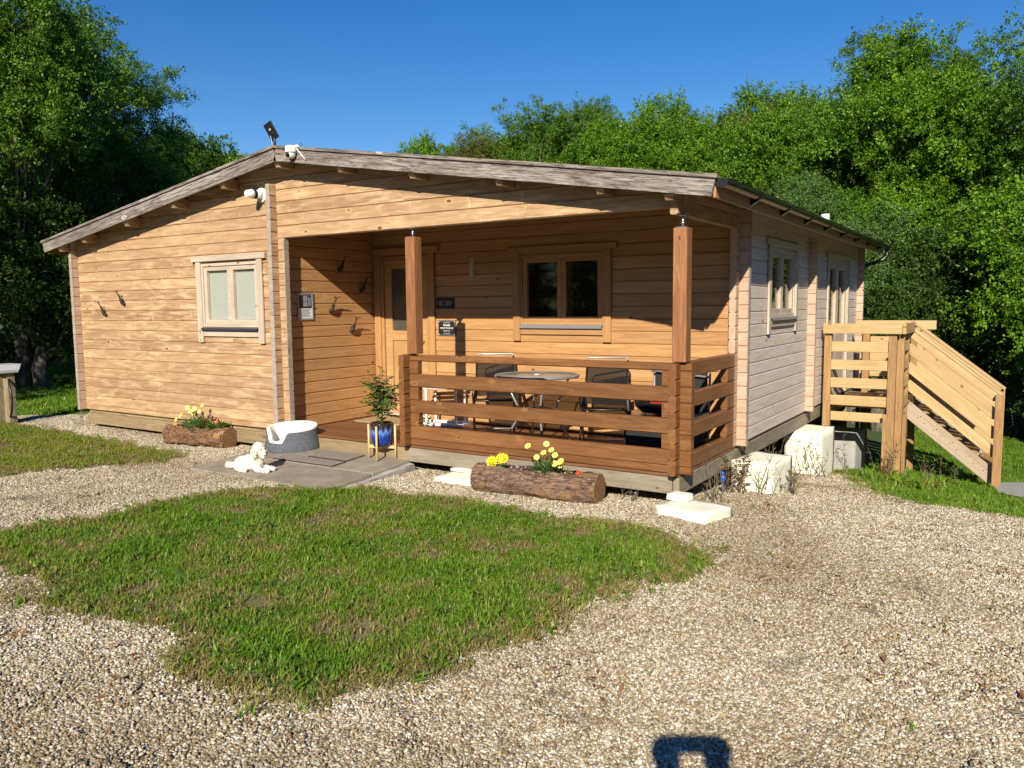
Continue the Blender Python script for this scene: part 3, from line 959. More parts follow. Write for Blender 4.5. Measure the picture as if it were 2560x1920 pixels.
strays(smooth_poly([(9.75, 5.4), (10.0, 4.6), (10.17, 4.2), (10.46, 3.07), (10.98, 2.2), (11.59, 2.2), (11.99, 1.94), (13, 1.7), (11.99, 2.0), (11.59, 2.25), (11.0, 2.25), (10.5, 3.1), (10.2, 4.2)], 0.1, 0.05, 5), 1200, 63, 0.08)
q, r = scatter_xy(GRAVEL, 1.2, 64, [ISLAND, LEFTLAWN, SLAB], visible)
rot = np.stack([r.normal(0, .2, len(q)), r.normal(0, .2, len(q)), r.uniform(0, 6.28, len(q))], 1)
struct(scatter('weeds', np.column_stack([q, G(q[:, 0], q[:, 1]) + 0.004]), rot, r.uniform(.4, .9, len(q)), r.integers(4, 7, len(q)), GR), 'stuff')
# far grass to the left and right of the cabin
FARL = [(-14, -2), (-3.6, -0.9), (-2.4, -0.02), (-1.5, 0.8), (-0.7, 1.6), (-0.2, 2.5), (-0.2, 8), (-14, 12)]
FARR = [(9.75, 5.75), (10.1, 4.6), (10.3, 4.1), (10.55, 3.15), (11.0, 2.3), (11.6, 2.3), (12.0, 2.05), (13, 1.8), (15, 1.5), (16, 14), (9.6, 14)]
for poly, dens, seed, sm in ((FARL, 110, 8, (1.5, 2.4)), (FARR, 200, 9, (1.1, 1.8))):
    q, r = scatter_xy(poly, dens, seed, [PATH], visible)
    n = len(q)
    idx = np.where(r.uniform(size=n) < 0.18, 6 + r.integers(0, 2, n), r.integers(0, 4, n))
    rot = np.stack([r.normal(0, .1, n), r.normal(0, .1, n), r.uniform(0, 2 * PI, n)], 1)
    struct(scatter('grass', np.column_stack([q, G(q[:, 0], q[:, 1]) - 0.03]), rot, r.uniform(*sm, n), idx, GR), 'stuff')

# ------------------------------------------------------------------ the cabin
W, XC, T, P, D, D2, LL = 9.425, 4.337, 0.07, 0.102, 1.645, 4.779, 8.55
H = 0.14
XM, ZR, SL, OV, OE = W / 2, 3.307, 0.1578, 0.255, 0.361
def roof_z(x):
    return ZR - SL * abs(x - XM)
def under_z(x):
    return roof_z(x) - 0.075

cabin = thing('log_cabin', 'single storey timber log cabin with low gable roof and recessed corner porch', 'cabin')
LOGM = {}
def log(parent, axis, a, b, pos, z, h, mat, clip=False, name='log'):
    """one wall log; axis 'x': runs a..b along X with its front at y=pos; axis 'y': along Y with outer face x=pos, body towards -X"""
    c, c2 = 0.0105, 0.014
    prof = [(0, c), (c2, 0), (T - c2, 0), (T, c), (T, h - c), (T - c2, h), (c2, h), (0, h - c)]
    x0, x1 = a, b
    def ends(zz):
        if not clip: return a, b
        d = (ZR - 0.075 - zz) / SL
        lo, hi = XM - d, XM + d
        return max(a, lo), min(b, hi)
    e0, e1 = ends(z + 0.5 * h)
    if e1 - e0 < 0.01: return None
    mid = (a + b) / 2
    key = (axis, round(a, 3), round(b, 3), round(h, 3), round(z, 3) if clip else 0, mat)
    if key not in LOGM:
        mb = MB()
        vs = []
        for side in (0, 1):
            for (yy, zz) in prof:
                ex = ends(z + zz)[side]
                vs.append((ex - mid, yy, zz - h / 2))
        fs = [list(range(8))[::-1], list(range(8, 16))] + [(i, (i + 1) % 8, 8 + (i + 1) % 8, 8 + i) for i in range(8)]
        fs = [f[::-1] for f in fs]
        mb.add(vs, fs)
        me = mb.mesh('log')
        me.materials.append(M[mat])
        LOGM[key] = me
    if axis == 'x':
        return obj(name, LOGM[key], None, parent, (mid, pos, z + h / 2))
    return obj(name, LOGM[key], None, parent, (pos, mid, z + h / 2), (0, 0, PI / 2))

def wall(axis, a, b, pos, mat, z0, z1, half_first, opens=(), clip=False, ends=''):
    z = z0
    first = True
    while z < z1 - 0.03:
        h = H / 2 if (first and half_first) else H
        first = False
        segs = [(a, b)]
        for (oa, ob, oz0, oz1) in opens:
            if oz0 < z + h / 2 < oz1:
                ns = []
                for (p, q_) in segs:
                    if oa > p and ob < q_: ns += [(p, oa), (ob, q_)]
                    else: ns.append((p, q_))
                segs = ns
        for (p, q_) in segs:
            ca, cb = p, q_
            if 'a' in ends and abs(p - a) < 1e-6:
                ca = p + 0.012; log(cabin, axis, p, ca, pos, z, h, 'log_grey', False, 'log_end')
            if 'b' in ends and abs(q_ - b) < 1e-6:
                cb = q_ - 0.012; log(cabin, axis, cb, q_, pos, z, h, 'log_grey', False, 'log_end')
            log(cabin, axis, ca, cb, pos, z, h, mat, clip)
        z += h

# front wall left of the porch, gable above it, and the beam wall over the porch
wall('x', -P, XC + T + P, 0, 'log_front', 0, 2.30, True, [(2.98, 4.02, 1.19, 2.03)], False, 'ab')
wall('x', -P, W + 0.02, 0, 'log_front', 2.31, 3.2, False, [], True)
# left side wall, porch inner wall, porch back wall
wall('y', -P, LL + T + P, T, 'log_end', 0, 2.46, False, [], False, 'a')
wall('y', -P, 0.03, XC + T, 'log_front', 0, 2.96, False, [], False, 'a')
wall('y', 0.03, D + T + P, XC + T, 'log_porch', 0, 2.96, False)
wall('x', W - 0.03, W + P, D, 'log_end', 0, 2.52, True, [], False, 'b')
wall('x', XC + T + 0.001, W - 0.03, D, 'log_porch', 0, 2.52, True, [(4.56, 5.42, 0.0, 2.17), (6.80, 7.86, 1.19, 2.03)])
# extra courses between the porch back wall and the roof
wall('x', XC + T, W, D, 'log_porch', 2.59, 3.0, False, [], True)
# right side wall with its two bays
wall('y', D - P, D + 0.03, W, 'log_end', 0, 2.42, False)
wall('y', D + 0.03, LL + P, W, 'log_side', 0, 2.42, False, [(2.80, 4.00, 1.24, 2.08), (6.05, 7.55, 0, 2.08)])
# side beam over the porch
for z in (2.24, 2.38):
    log(cabin, 'y', -P, D - P - 0.003, W, z, H if z < 2.3 else 0.075, 'log_front')
wall('y', D + T + P, LL, XC + T, 'log_porch', 0, 2.5, False)  # unseen inner partition, added to keep the rooms behind the windows dark
# cross wall and rear wall
z = 0; first = True
while z < 2.3:
    h = H / 2 if first else H; first = False
    log(cabin, 'x', XC + T, W + P, D2, z, h, 'log_end')
    z += h
wall('x', -P, W + P, LL, 'log_end', 0, 2.44, True)
# unseen inner floor, added to keep light out of the space below
MB().box((0.08, 0.1, -0.05), (W - 0.08, LL, -0.012)).build('floor_panel', 'soffit', cabin)
# foundation beams
beam('foundation_beam', (0.02, 0.075, -0.135), (XC + 0.3, 0.075, -0.135), 0.09, 0.16, 'founds', cabin)
beam('foundation_beam', (0.04, 0.09, -0.028), (XC + 0.2, 0.09, -0.028), 0.08, 0.052, 'founds', cabin)
beam('foundation_beam', (W - 0.055, D + 0.02, -0.115), (W - 0.055, LL, -0.115), 0.09, 0.16, 'treated', cabin)
beam('foundation_beam', (W - 0.075, D + 0.03, -0.018), (W - 0.075, LL, -0.018), 0.08, 0.032, 'treated', cabin)
beam('foundation_beam', (0.06, LL, -0.12), (W, LL, -0.12), 0.09, 0.16, 'founds', cabin)
beam('foundation_beam', (0.06, 0.13, -0.12), (0.06, LL - 0.05, -0.12), 0.09, 0.16, 'founds', cabin)

MB().box((0.1, LL - 0.02, -1.6), (W - 0.1, LL + 0.0, -0.2)).build('light_baffle', 'founds', cabin)  # unseen boards added under the rear and left walls to block light
MB().box((0.08, 0.4, -0.9), (0.10, LL - .03, -0.2)).build('light_baffle', 'founds', cabin)
# roof: two slopes of boards under felt
for sgn in (-1, 1):
    xe = XM + sgn * (XM + OE)
    mb = MB()
    mb.prism([(XM, -OV + 0.03, ZR - 0.012), (xe, -OV + 0.03, roof_z(xe) - 0.012), (xe, -OV + 0.03, roof_z(xe) - 0.045), (XM, -OV + 0.03, ZR - 0.045)], (0, LL + T + 2 * OV - 0.03, 0), 0)
    mb.build('roof_felt', 'felt', cabin)
    # soffit boards run along the cabin length
    nb = 22
    for k in range(nb):
        f0, f1 = k / nb, (k + 1) / nb
        xa, xb = XM + (xe - XM) * f0, XM + (xe - XM) * f1
        if k % 1 == 0:
            a = Vector(((xa + xb) / 2, -OV + 0.035, roof_z((xa + xb) / 2) - 0.060))
            b = Vector((a.x, LL + T + OV - 0.05, a.z))
            nrm = Vector((SL * sgn, 0, 1)).normalized()
            beam('roof_board', a, b, abs(xb - xa) / nrm.z - 0.004, 0.026, 'soffit', cabin, nrm, 0.003)
    # bargeboard and its capping strip
    n2 = Vector((SL * sgn, 0, 1)).normalized()
    dr = Vector((sgn, 0, -SL)).normalized()
    Ls = (XM + OE) / dr.x * sgn
    for (nm, yo, zo, hh, th, mt, ext) in (('bargeboard', -OV - 0.001, -0.094, 0.148, 0.028, 'grey_board', 0.0), ('bargeboard_cap', -OV - 0.012, -0.008, 0.030, 0.046, 'grey_board', 0.03)):
        a = Vector((XM, yo, ZR + zo))
        b = a + dr * (Ls + ext)
        mb = MB()
        q = [Vector((0, -th / 2, -hh / 2)), Vector((0, -th / 2, hh / 2))]
        l = (b - a).length
        k = SL * sgn * 1.0
        # mitred at the ridge, square at the eave; local X down the slope
        mb.add([(-hh / 2 * SL * -1 if False else (hh / 2) * SL * 0, 0, 0)], [])
        vs = []
        for (xx, zz) in ((-SL * hh / 2 * -1, -hh / 2), (l - 0.012 * (1 if nm == 'bargeboard' else 0), -hh / 2), (l, hh / 2), (-SL * hh / 2, hh / 2)):
            vs.append((xx, zz))
        # ridge joint is vertical: x offset grows with height
        mb = MB()
        front = [(SL * -(-hh / 2) * -1, -th / 2, -hh / 2)]
        pts = [(-SL * (-hh / 2) * -1 * -1, -hh / 2), (vs[1][0], -hh / 2), (l, hh / 2), (SL * (hh / 2) * -1 * -1, hh / 2)]
        # in the slope frame a vertical line leans by SL
        pts[0] = (-hh / 2 * -SL * -1, -hh / 2) if False else (-SL * hh / 2 * 1, -hh / 2)
        pts[3] = (SL * hh / 2, hh / 2)
        mb.prism([(x_, -th / 2, z_) for x_, z_ in pts], (0, th, 0))
        R = Matrix((dr, dr.cross(n2) * -1, n2)).transposed()
        if R.determinant() < 0:
            R = Matrix((dr, dr.cross(n2), n2)).transposed()
        mb.build(nm, mt, cabin, a, R)
    # purlin ends under the verge
    for px in ((0.0, 0.62, 1.675, 2.72, 3.71, 4.69) if sgn < 0 else (5.67, 6.66, 7.71, 8.76, 9.39)):
        zc_ = roof_z(px) - 0.158
        mb = MB()
        w2 = 0.036
        mb.prism([(-0.232, 0, 0.055), (-0.232, 0, -0.02), (-0.20, 0, -0.062), (0.35, 0, -0.062), (0.35, 0, 0.055)], (0, 0.075, 0))
        mb.build('purlin', 'log_front', cabin, (px + w2, 0, zc_), (0, 0, PI / 2))
# eave boards along both sides
for sx, xo in ((1, W + OE - 0.01), (-1, -OE + 0.01)):
    beam('eave_board', (xo, -OV + 0.03, roof_z(xo) - 0.108), (xo, LL + OV, roof_z(xo) - 0.108), 0.022, 0.135, 'soffit', cabin)
# gutters: right one in view
def gutter(x, z, sx):
    g = MB()
    n = 10; R_ = 0.050
    ys_ = [-OV + 0.02, LL + T + OV + 0.06]
    vs = []
    for y in ys_:
        for k in range(n + 1):
            a = PI + PI * k / n
            vs.append((x + R_ * math.cos(a), y, z + R_ * math.sin(a)))
        for k in range(n, -1, -1):
            a = PI + PI * k / n
            vs.append((x + (R_ - 0.004) * math.cos(a), y, z + (R_ - 0.004) * math.sin(a)))
    m_ = 2 * (n + 1)
    fs = [(k, (k + 1) % m_, m_ + (k + 1) % m_, m_ + k) for k in range(m_)]
    g.add(vs, fs, 0, True)
    go = g.build('gutter', 'gutter', cabin)
    rim = MB()
    for s_ in (-1, 1):
        rim.bar((x + s_ * R_, ys_[0], z + 0.004), (x + s_ * R_, ys_[1], z + 0.004), 0.014, 0.026)
    rim.build('gutter_rim', 'black', go)
    def half(y0, y1, rad, nm):
        b = MB()
        b.prism([(x + rad * math.cos(PI + PI * k / 12), y0, z + rad * math.sin(PI + PI * k / 12)) for k in range(13)] + [(x + rad, y0, z + 0.012), (x - rad, y0, z + 0.012)], (0, y1 - y0, 0))
        return b.build(nm, 'black', go)
    half(ys_[0] - 0.01, ys_[0] + 0.02, R_ + 0.006, 'end_cap')
    half(ys_[1] - 0.02, ys_[1] + 0.01, R_ + 0.006, 'end_cap')
    y = 0.75
    while y < LL + 0.1:
        br = MB()
        pts = [(x + (R_ + 0.004) * math.cos(PI + PI * k / 8), y, z + (R_ + 0.004) * math.sin(PI + PI * k / 8)) for k in range(9)]
        for a, b in zip(pts, pts[1:]):
            br.bar(a, b, 0.05, 0.012, 0, (0, 0, 1) if abs(a[0] - b[0]) > 0.001 else (1, 0, 0))
        br.prism([(x - sx * (R_ + .002), y - .025, z - .10), (x - sx * (R_ + .002), y - .025, z), (x + sx * (R_ * .5), y - .025, z - R_ - .006)], (0, .05, 0))
        br.build('gutter_bracket', 'black', go)
        y += 1.05
    return go
gr_ = gutter(W + OE + 0.052, roof_z(W + OE) - 0.045, 1)
gx, gz = W + OE + 0.055, roof_z(W + OE) - 0.10
MB().tube([(gx, LL + T + OV, gz), (gx, LL + T + OV, gz - 0.10), (gx - 0.06, LL + T + OV - 0.02, gz - 0.17), (W + 0.10, LL + T + 0.1, gz - 0.27), (W + 0.05, LL + T + 0.08, gz - 0.36), (W + 0.05, LL + T + 0.08, -0.9)], 0.034, 10).build('downpipe', 'black', cabin)
# small lead on the far left eave
MB().tube([(-OE - 0.02, -OV + 0.05, roof_z(-OE) - 0.10), (-OE - 0.07, -OV + 0.03, roof_z(-OE) - 0.10)], 0.025, 8).build('gutter_stop', 'black', cabin)

# ------------------------------------------------------------------ windows, door
def window(x0, x1, z0, z1, loc, rz, casing, frame_mat, blind=None, sillm='sill_metal', doors=False, apron=0.07, casing_ext=0.10, curtain=False):
    """local X along the wall, Y into the wall, Z up; x0..z1 outer frame"""
    fr = MB()
    d0, d1 = -0.012, 0.075
    w = 0.036
    fr.box((x0, d0, z0), (x0 + w, d1, z1), 0, .003); fr.box((x1 - w, d0, z0), (x1, d1, z1), 0, .003)
    fr.box((x0 + w, d0 + .001, z1 - w), (x1 - w, d1, z1), 0, .003); fr.box((x0 + w, d0 + .001, z0), (x1 - w, d1, z0 + w), 0, .003)
    wo = fr.build('window' if not doors else 'french_door', frame_mat, cabin, loc, (0, 0, rz))
    xm = (x0 + x1) / 2
    sw = 0.056 if not doors else 0.10
    for a, b in ((x0 + w, xm - 0.001), (xm + 0.001, x1 - w)):
        sb = MB()
        y0, y1 = 0.004, 0.06
        za, zb_ = z0 + w, z1 - w
        sb.box((a, y0, za), (a + sw, y1, zb_), 0, .004); sb.box((b - sw, y0, za), (b, y1, zb_), 0, .004)
        sb.box((a + sw, y0 + .001, zb_ - sw), (b - sw, y1, zb_), 0, .004)
        zl = za + sw
        if doors:
            zl = za + 0.95
            sb.box((a + sw, y0 + .002, za), (b - sw, y1, zl), 0, .004)
        else:
            sb.box((a + sw, y0 + .001, za), (b - sw, y1, za + sw), 0, .004)
        sb.build('sash', frame_mat, wo)
        MB().box((a + sw - .005, 0.036, zl - .005), (b - sw + .005, 0.042, zb_ - sw + .005)).build('pane', 'glass', wo)
        if blind:
            bl = MB()
            zz = zl + 0.004
            while zz < zb_ - sw:
                bl.obox(((a + b) / 2, 0.056, zz + 0.006), (b - a - 2 * sw + .02, 0.004, 0.0165), Matrix.Rotation(0.5, 3, 'X'))
                zz += 0.0155
            struct(bl.build('blind', blind, wo), 'stuff')
        if curtain:
            cu = MB()
            n = 14
            for (ca, cb) in ((a + sw - .03, a + sw + 0.09), (b - sw - 0.09, b - sw + .03)):
                for k in range(n):
                    xa = ca + (cb - ca) * k / n; xb = ca + (cb - ca) * (k + 1) / n
                    ya, yb = 0.12 + 0.012 * math.sin(k * 1.9), 0.12 + 0.012 * math.sin((k + 1) * 1.9)
                    cu.add([(xa, ya, zl - .02), (xb, yb, zl - .02), (xb, yb, zb_ - sw + .02), (xa, ya, zb_ - sw + .02)], [(0, 1, 2, 3)], 0, True)
            cu.build('curtain', 'curtain', wo)
    ce = casing_ext
    def board(p0, p1, w_, h_, up):
        p0, p1 = Vector(p0), Vector(p1)
        o_ = beam('casing_board', p0, p1, w_, h_, casing, wo, up, 0.004)
        return o_
    yb = -0.020
    zbot = z0 - apron - 0.13 if not doors else z0
    board((x0 - ce / 2 + 0.012, yb, zbot), (x0 - ce / 2 + 0.012, yb, z1 + 0.024), 0.026, ce, (1, 0, 0))
    board((x1 + ce / 2 - 0.012, yb, zbot), (x1 + ce / 2 - 0.012, yb, z1 + 0.024), 0.026, ce, (1, 0, 0))
    board((x0 - ce - 0.06, yb - 0.006, z1 + 0.062), (x1 + ce + 0.06, yb - 0.006, z1 + 0.062), 0.038, 0.072, (0, 0, 1))
    if not doors:
        board((x0 + 0.013, yb + 0.004, z0 - 0.05 - apron / 2), (x1 - 0.013, yb + 0.004, z0 - 0.05 - apron / 2), 0.02, apron, (0, 0, 1))
        s = MB()
        s.prism([(x0 + 0.014, 0.0, z0 + 0.004), (x0 + 0.014, -0.055, z0 - 0.012), (x0 + 0.014, -0.055, z0 - 0.045), (x0 + 0.014, -0.049, z0 - 0.045), (x0 + 0.014, -0.049, z0 - 0.018), (x0 + 0.014, 0.0, z0 - 0.006)], (x1 - x0 - 0.028, 0, 0))
        s.build('sill', sillm, wo)
    return wo
window(2.945, 4.045, 1.255, 2.062, (0, 0, 0), 0, 'casing', 'casing', blind='blind', casing_ext=0.095)
window(6.765, 7.895, 1.265, 2.09, (0, D, 0), 0, 'porch_casing', 'porch_casing', sillm='silver')
window(2.79, 3.99, 1.335, 2.13, (W, 0, 0), PI / 2, 'casing', 'casing', sillm='silver', curtain=True)
window(6.03, 7.57, 0.02, 2.14, (W, 0, 0), PI / 2, 'casing', 'casing', doors=True, curtain=True, casing_ext=0.09)

# front door
door = MB()
dx0, dx1, dz1 = 4.535, 5.375, 2.165
door.box((dx0, D - 0.012, 0.03), (dx0 + 0.05, D + 0.08, dz1), 0, .003); door.box((dx1 - 0.05, D - 0.012, 0.03), (dx1, D + 0.08, dz1), 0, .003)
door.box((dx0 + .05, D - 0.011, dz1 - 0.045), (dx1 - .05, D + 0.08, dz1), 0, .003)
do = door.build('door', 'porch_casing', cabin)
a, b = dx0 + 0.053, dx1 - 0.053
lf = MB()
y0, y1 = D + 0.012, D + 0.055
zg0, zg1 = 1.17, 2.0
lf.box((a, y0, 0.06), (a + 0.12, y1, dz1 - .05), 0, .004); lf.box((b - 0.12, y0, 0.06), (b, y1, dz1 - .05), 0, .004)
lf.box((a + .12, y0 + .001, zg1), (b - .12, y1, dz1 - .05), 0, .004); lf.box((a + .12, y0 + .001, zg0 - .13), (b - .12, y1, zg0), 0, .004)
lf.box((a + .12, y0 + .001, 0.06), (b - .12, y1, 0.20), 0, .004)
lf.build('door_leaf', 'door_wood', do)
xm = (a + b) / 2
for p, q_ in ((a + .122, xm - .002), (xm + .002, b - .122)):
    beam('door_panel', ((p + q_) / 2, D + 0.036, 0.20), ((p + q_) / 2, D + 0.036, zg0 - .13), 0.02, q_ - p, 'door_wood', do, (1, 0, 0), 0.008)
MB().box((a + .115, D + 0.03, zg0 - .005), (b - .115, D + 0.036, zg1 + .005)).build('pane', 'glass', do)
bl = MB()
zz = zg0
while zz < zg1:
    bl.obox((xm, D + 0.05, zz + 0.006), (b - a - 0.23, 0.004, 0.019), Matrix.Rotation(0.5, 3, 'X')); zz += 0.018
struct(bl.build('blind', 'blind_dark', do), 'stuff')
MB().tube([(b - 0.06, y0 - .002, 1.03), (b - 0.06, y0 - .05, 1.03), (b - 0.17, y0 - .05, 1.03)], 0.009, 8).build('handle', 'steel', do)
beam('casing_board', (dx0 - 0.045, D - 0.022, 0.0), (dx0 - 0.045, D - 0.022, dz1 + .02), 0.026, 0.10, 'porch_casing', do, (1, 0, 0))
beam('casing_board', (dx1 + 0.045, D - 0.022, 0.0), (dx1 + 0.045, D - 0.022, dz1 + .02), 0.026, 0.10, 'porch_casing', do, (1, 0, 0))
beam('casing_board', (XC + T + .004, D - 0.028, dz1 + .062), (dx1 + 0.17, D - 0.028, dz1 + .062), 0.038, 0.085, 'porch_casing', do)
beam('threshold', (dx0 - .02, D - 0.03, 0.045), (dx1 + .02, D - 0.03, 0.045), 0.10, 0.03, 'casing', do)

# porch posts on jack screws
for (px, py, zt, zb2) in ((6.457, 0.02, 2.215, 2.31), (9.425, 0.015, 2.135, 2.24)):
    po = beam('porch_post', (px, py, 0.99), (px, py, zt), 0.125, 0.125, 'post_stain', cabin, (1, 0, 0), 0.006)
    j = MB()
    j.obox((px, py, zt + .005), (0.09, 0.09, 0.008)); j.tube([(px, py, zt), (px, py, zb2)], 0.012, 8); j.tube([(px, py, zt + .03), (px, py, zt + .05)], 0.024, 6); j.obox((px, py, zb2 - .004), (0.09, 0.09, 0.008))
    j.build('jack_screw', 'steel', cabin)

# ------------------------------------------------------------------ porch deck and railing
deck = thing('porch_deck', 'low boarded porch deck with grey edge beams raised on cream blocks', 'deck')
k = 0
x = XC + T + 0.004
nb = 11
for k in range(nb):
    ya = 0.004 + k * 0.146
    beam('deck_board', (XC + T + .003, ya + 0.072, -0.015), (W - 0.004, ya + 0.072, -0.015), 0.140, 0.027, 'deck', deck, (0, 0, 1), 0.004)
beam('edge_beam', (6.33, 0.04, -0.108), (W - 0.07, 0.04, -0.108), 0.07, 0.15, 'treated', deck)
beam('edge_beam', (W - 0.03, -0.0, -0.108), (W - 0.03, D, -0.108), 0.06, 0.15, 'treated', deck)
beam('step_beam', (XC + T + .02, 0.05, -0.105), (6.32, 0.05, -0.105), 0.05, 0.145, 'founds', deck)

rail = thing('porch_railing', 'brown stained porch railing of stacked timber logs round the deck', 'railing')
XR = 6.322
def rlog(axis, a, b, pos, z, h, nm):
    return log(rail, axis, a, b, pos, z, h, 'stained', False, nm)
# front run: full length rails with spacer blocks between
zf = [(0, H / 2, 1), (H / 2, H, 1), (1.5 * H, H, 0), (2.5 * H, H, 1), (3.5 * H, H, 0), (4.5 * H, H, 1), (5.5 * H, H, 0), (6.5 * H, H / 2, 1)]
for z, h, full in zf:
    if full:
        rlog('x', XR - 0.03, W + P, 0, z, h, 'rail')
    else:
        rlog('x', XR - 0.03, XR + T + 0.11, 0, z, h, 'spacer')
        rlog('x', W - T - 0.10, W + P, 0, z, h, 'spacer')
for i in range(7):
    rlog('y', -P, T + 0.06, XR + T, i * H, H, 'spacer')
    full = i in (0, 2, 4, 6)
    if full:
        rlog('y', -P, D - P - .003, W, i * H, H, 'rail')
    else:
        rlog('y', -P, T + 0.09, W, i * H, H, 'spacer')
        rlog('y', D - P - 0.22, D - P - .003, W, i * H, H, 'spacer')

# ------------------------------------------------------------------ patio, mats
patio = thing('patio', 'low grey paving slab patio in front of the porch step', 'patio')
TILT = math.atan(0.068)
def ZPf(y): return -0.165 + 0.068 * y
patio.location = (0, 0, -0.165)
patio.rotation_euler = (TILT, 0, 0)
ZP = -0.17
for (xa, xb, ya, yb) in ((4.28, 5.28, -1.24, -0.6), (5.285, 6.36, -1.24, -0.6), (4.28, 5.28, -0.595, 0.015), (5.285, 6.36, -0.595, 0.015)):
    MB().obox((0, 0, 0), (xb - xa - .006, yb - ya - .006, 0.05), None, 0, 0.006).build('paving_slab', 'paving', patio, ((xa + xb) / 2, (ya + yb) / 2, -0.025))
# rough concrete footing below the right edge
fb = bmesh.new()
bmesh.ops.create_cube(fb, size=1)
bmesh.ops.subdivide_edges(fb, edges=fb.edges[:], cuts=5, use_grid_fill=True)
for v in fb.verts:
    v.co = Vector((v.co.x * 0.22, v.co.y * 1.12, v.co.z * 0.14))
    v.co += Vector((0.03, 0.02, 0.02)) * mnoise.noise(v.co * 9)
fm = bpy.data.meshes.new('concrete_footing'); fb.to_mesh(fm); fb.free()
obj('concrete_footing', fm, 'concrete', patio, (6.325, -0.56, -0.105))
def mat_(label, xa, xb, ya, yb):
    t = thing('rubber_mat', label, 'mat', ((xa + xb) / 2, (ya + yb) / 2, ZPf((ya + yb) / 2) + 0.002), 0, 'mats on the patio')
    t.rotation_euler = (TILT, 0, 0)
    MB().obox((0, 0, 0.003), (xb - xa, yb - ya, 0.006)).build('mat_border', 'mat_dark', t)
    MB().obox((0, 0, 0.007), (xb - xa - .03, yb - ya - .03, 0.006)).build('mat_face', 'mat_face', t)
mat_('long brown mat on the patio nearest the lawn', 4.84, 5.77, -0.575, -0.36)
mat_('smaller brown mat on the patio beside the plant stand', 5.16, 5.76, -0.34, -0.05)
t = thing('doormat', 'tan coir doormat on the porch deck before the front door', 'mat', (5.0, 1.28, 0.0))
MB().obox((0, 0, 0.010), (0.82, 0.56, 0.02), None, 0, .004).build('mat_face', 'coir', t)

# ------------------------------------------------------------------ staircase at the side door
st = thing('timber_staircase', 'new pale timber landing and staircase at the side door', 'staircase')
Y0, X0_, X1_ = 5.60, 9.475, 10.49
YN, YF = 6.68, 7.72
def rb(a, b, w=0.045, h=0.145, mat='newwood', up=(0, 0, 1), nm='rail_board'):
    return beam(nm, a, b, w, h, mat, st, up, 0.006)
def post(x, y, zt, s=0.10, zb_=None):
    zb_ = Gf(x, y) - 0.05 if zb_ is None else zb_
    return beam('post', (x, y, zb_), (x, y, zt), s, s, 'newpost', st, (1, 0, 0), 0.006)
post(X0_ + 0.06, Y0 + 0.06, 1.05); post(X1_ - 0.10, Y0 + 0.06, 1.05, 0.105); post(X1_ - 0.015, Y0 + 0.17, 1.05, 0.105); post(X1_ - 0.05, YN - 0.06, 1.05, 0.105)
post(X0_ + 0.25, YF + 0.05, 1.05); post(X1_ - 0.05, YF + 0.05, 1.05)
# front rail of the landing
rb((X0_, Y0 - 0.023, 1.122), (X1_ + .02, Y0 - 0.023, 1.122), 0.045, 0.145)
for zc_ in (0.86, 0.60, 0.34, 0.085):
    rb((X0_ + 0.10, Y0 + 0.06, zc_), (X1_ - 0.15, Y0 + 0.06, zc_), 0.045, 0.145)
# return rail facing out
rb((X1_ + .02 + .023, Y0 - 0.0, 1.122), (X1_ + .043, YN + 0.02, 1.122), 0.045, 0.145)
for zc_ in (0.86, 0.60, 0.34, 0.085):
    rb((X1_ - 0.01, Y0 + 0.22, zc_), (X1_ - 0.01, YN - 0.1, zc_), 0.045, 0.145)
# far rail
rb((X0_ + 0.1, YF + 0.12, 1.122), (X1_ + .25, YF + 0.12, 1.122), 0.045, 0.145)
for zc_ in (0.86, 0.60, 0.34, 0.085):
    rb((X0_ + 0.3, YF + 0.12, zc_), (X1_, YF + 0.12, zc_), 0.045, 0.145)
# landing deck and frame
for k in range(7):
    rb((X0_ + 0.10 + k * 0.145, Y0 + 0.12, -0.005), (X0_ + 0.10 + k * 0.145, YF, -0.005), 0.138, 0.028, 'newpost', nm='deck_board')
rb((X0_ + 0.06, Y0 + 0.15, -0.16), (X1_ - 0.17, Y0 + 0.15, -0.16), 0.045, 0.13)
rb((X1_ - 0.17, Y0 + 0.0, Gf(X1_, Y0) - .02), (X1_ - 0.17, Y0 + 0.0, -0.08), 0.03, 0.05, 'newpost', (1, 0, 0))
rb((X0_ + .05, Y0 + .2, -0.09), (X0_ + .05, YF, -0.09), 0.045, 0.14)
rb((X1_ - 0.04, Y0 + .2, -0.09), (X1_ - 0.04, YF, -0.09), 0.045, 0.14)
# flight: slope from the landing down to the right
XB, ZD = 11.67, -0.965
slope = (ZD) / (XB - X1_)
def sl(x, z0): return z0 + slope * (x - X1_)
for yy, near in ((YN + 0.05, True), (YF + 0.06, False)):
    post(XB, yy - 0.095 if near else yy + 0.06, sl(XB, 1.13), 0.10)
    xa = X1_ - 0.03
    for zc_ in (1.06, 0.80, 0.52, 0.25):
        rb((xa, yy - 0.02, sl(xa, zc_)), (XB - 0.02, yy - 0.02, sl(XB - 0.02, zc_)), 0.045, 0.145)
    rb((xa - 0.05, yy + 0.02, sl(xa, 1.155)), (XB + 0.05, yy + 0.02, sl(XB + 0.05, 1.15)), 0.145, 0.04)
    beam('stringer', (xa - 0.05, yy + 0.04, sl(xa - .05, -0.13)), (XB - 0.02, yy + 0.04, sl(XB - .02, -0.13)), 0.045, 0.22, 'stringer', st, (0, 0, 1), 0.004)
sc_ = MB()
for i in range(5):
    for dx, dz in ((0, 0), (.09, -.01), (.04, .05)):
        xx = X1_ + 0.14 + i * 0.22 + dx
        sc_.tube([(xx, YN + .066, sl(xx, -0.13) + dz), (xx, YN + .0645, sl(xx, -0.13) + dz)], .008, 6)
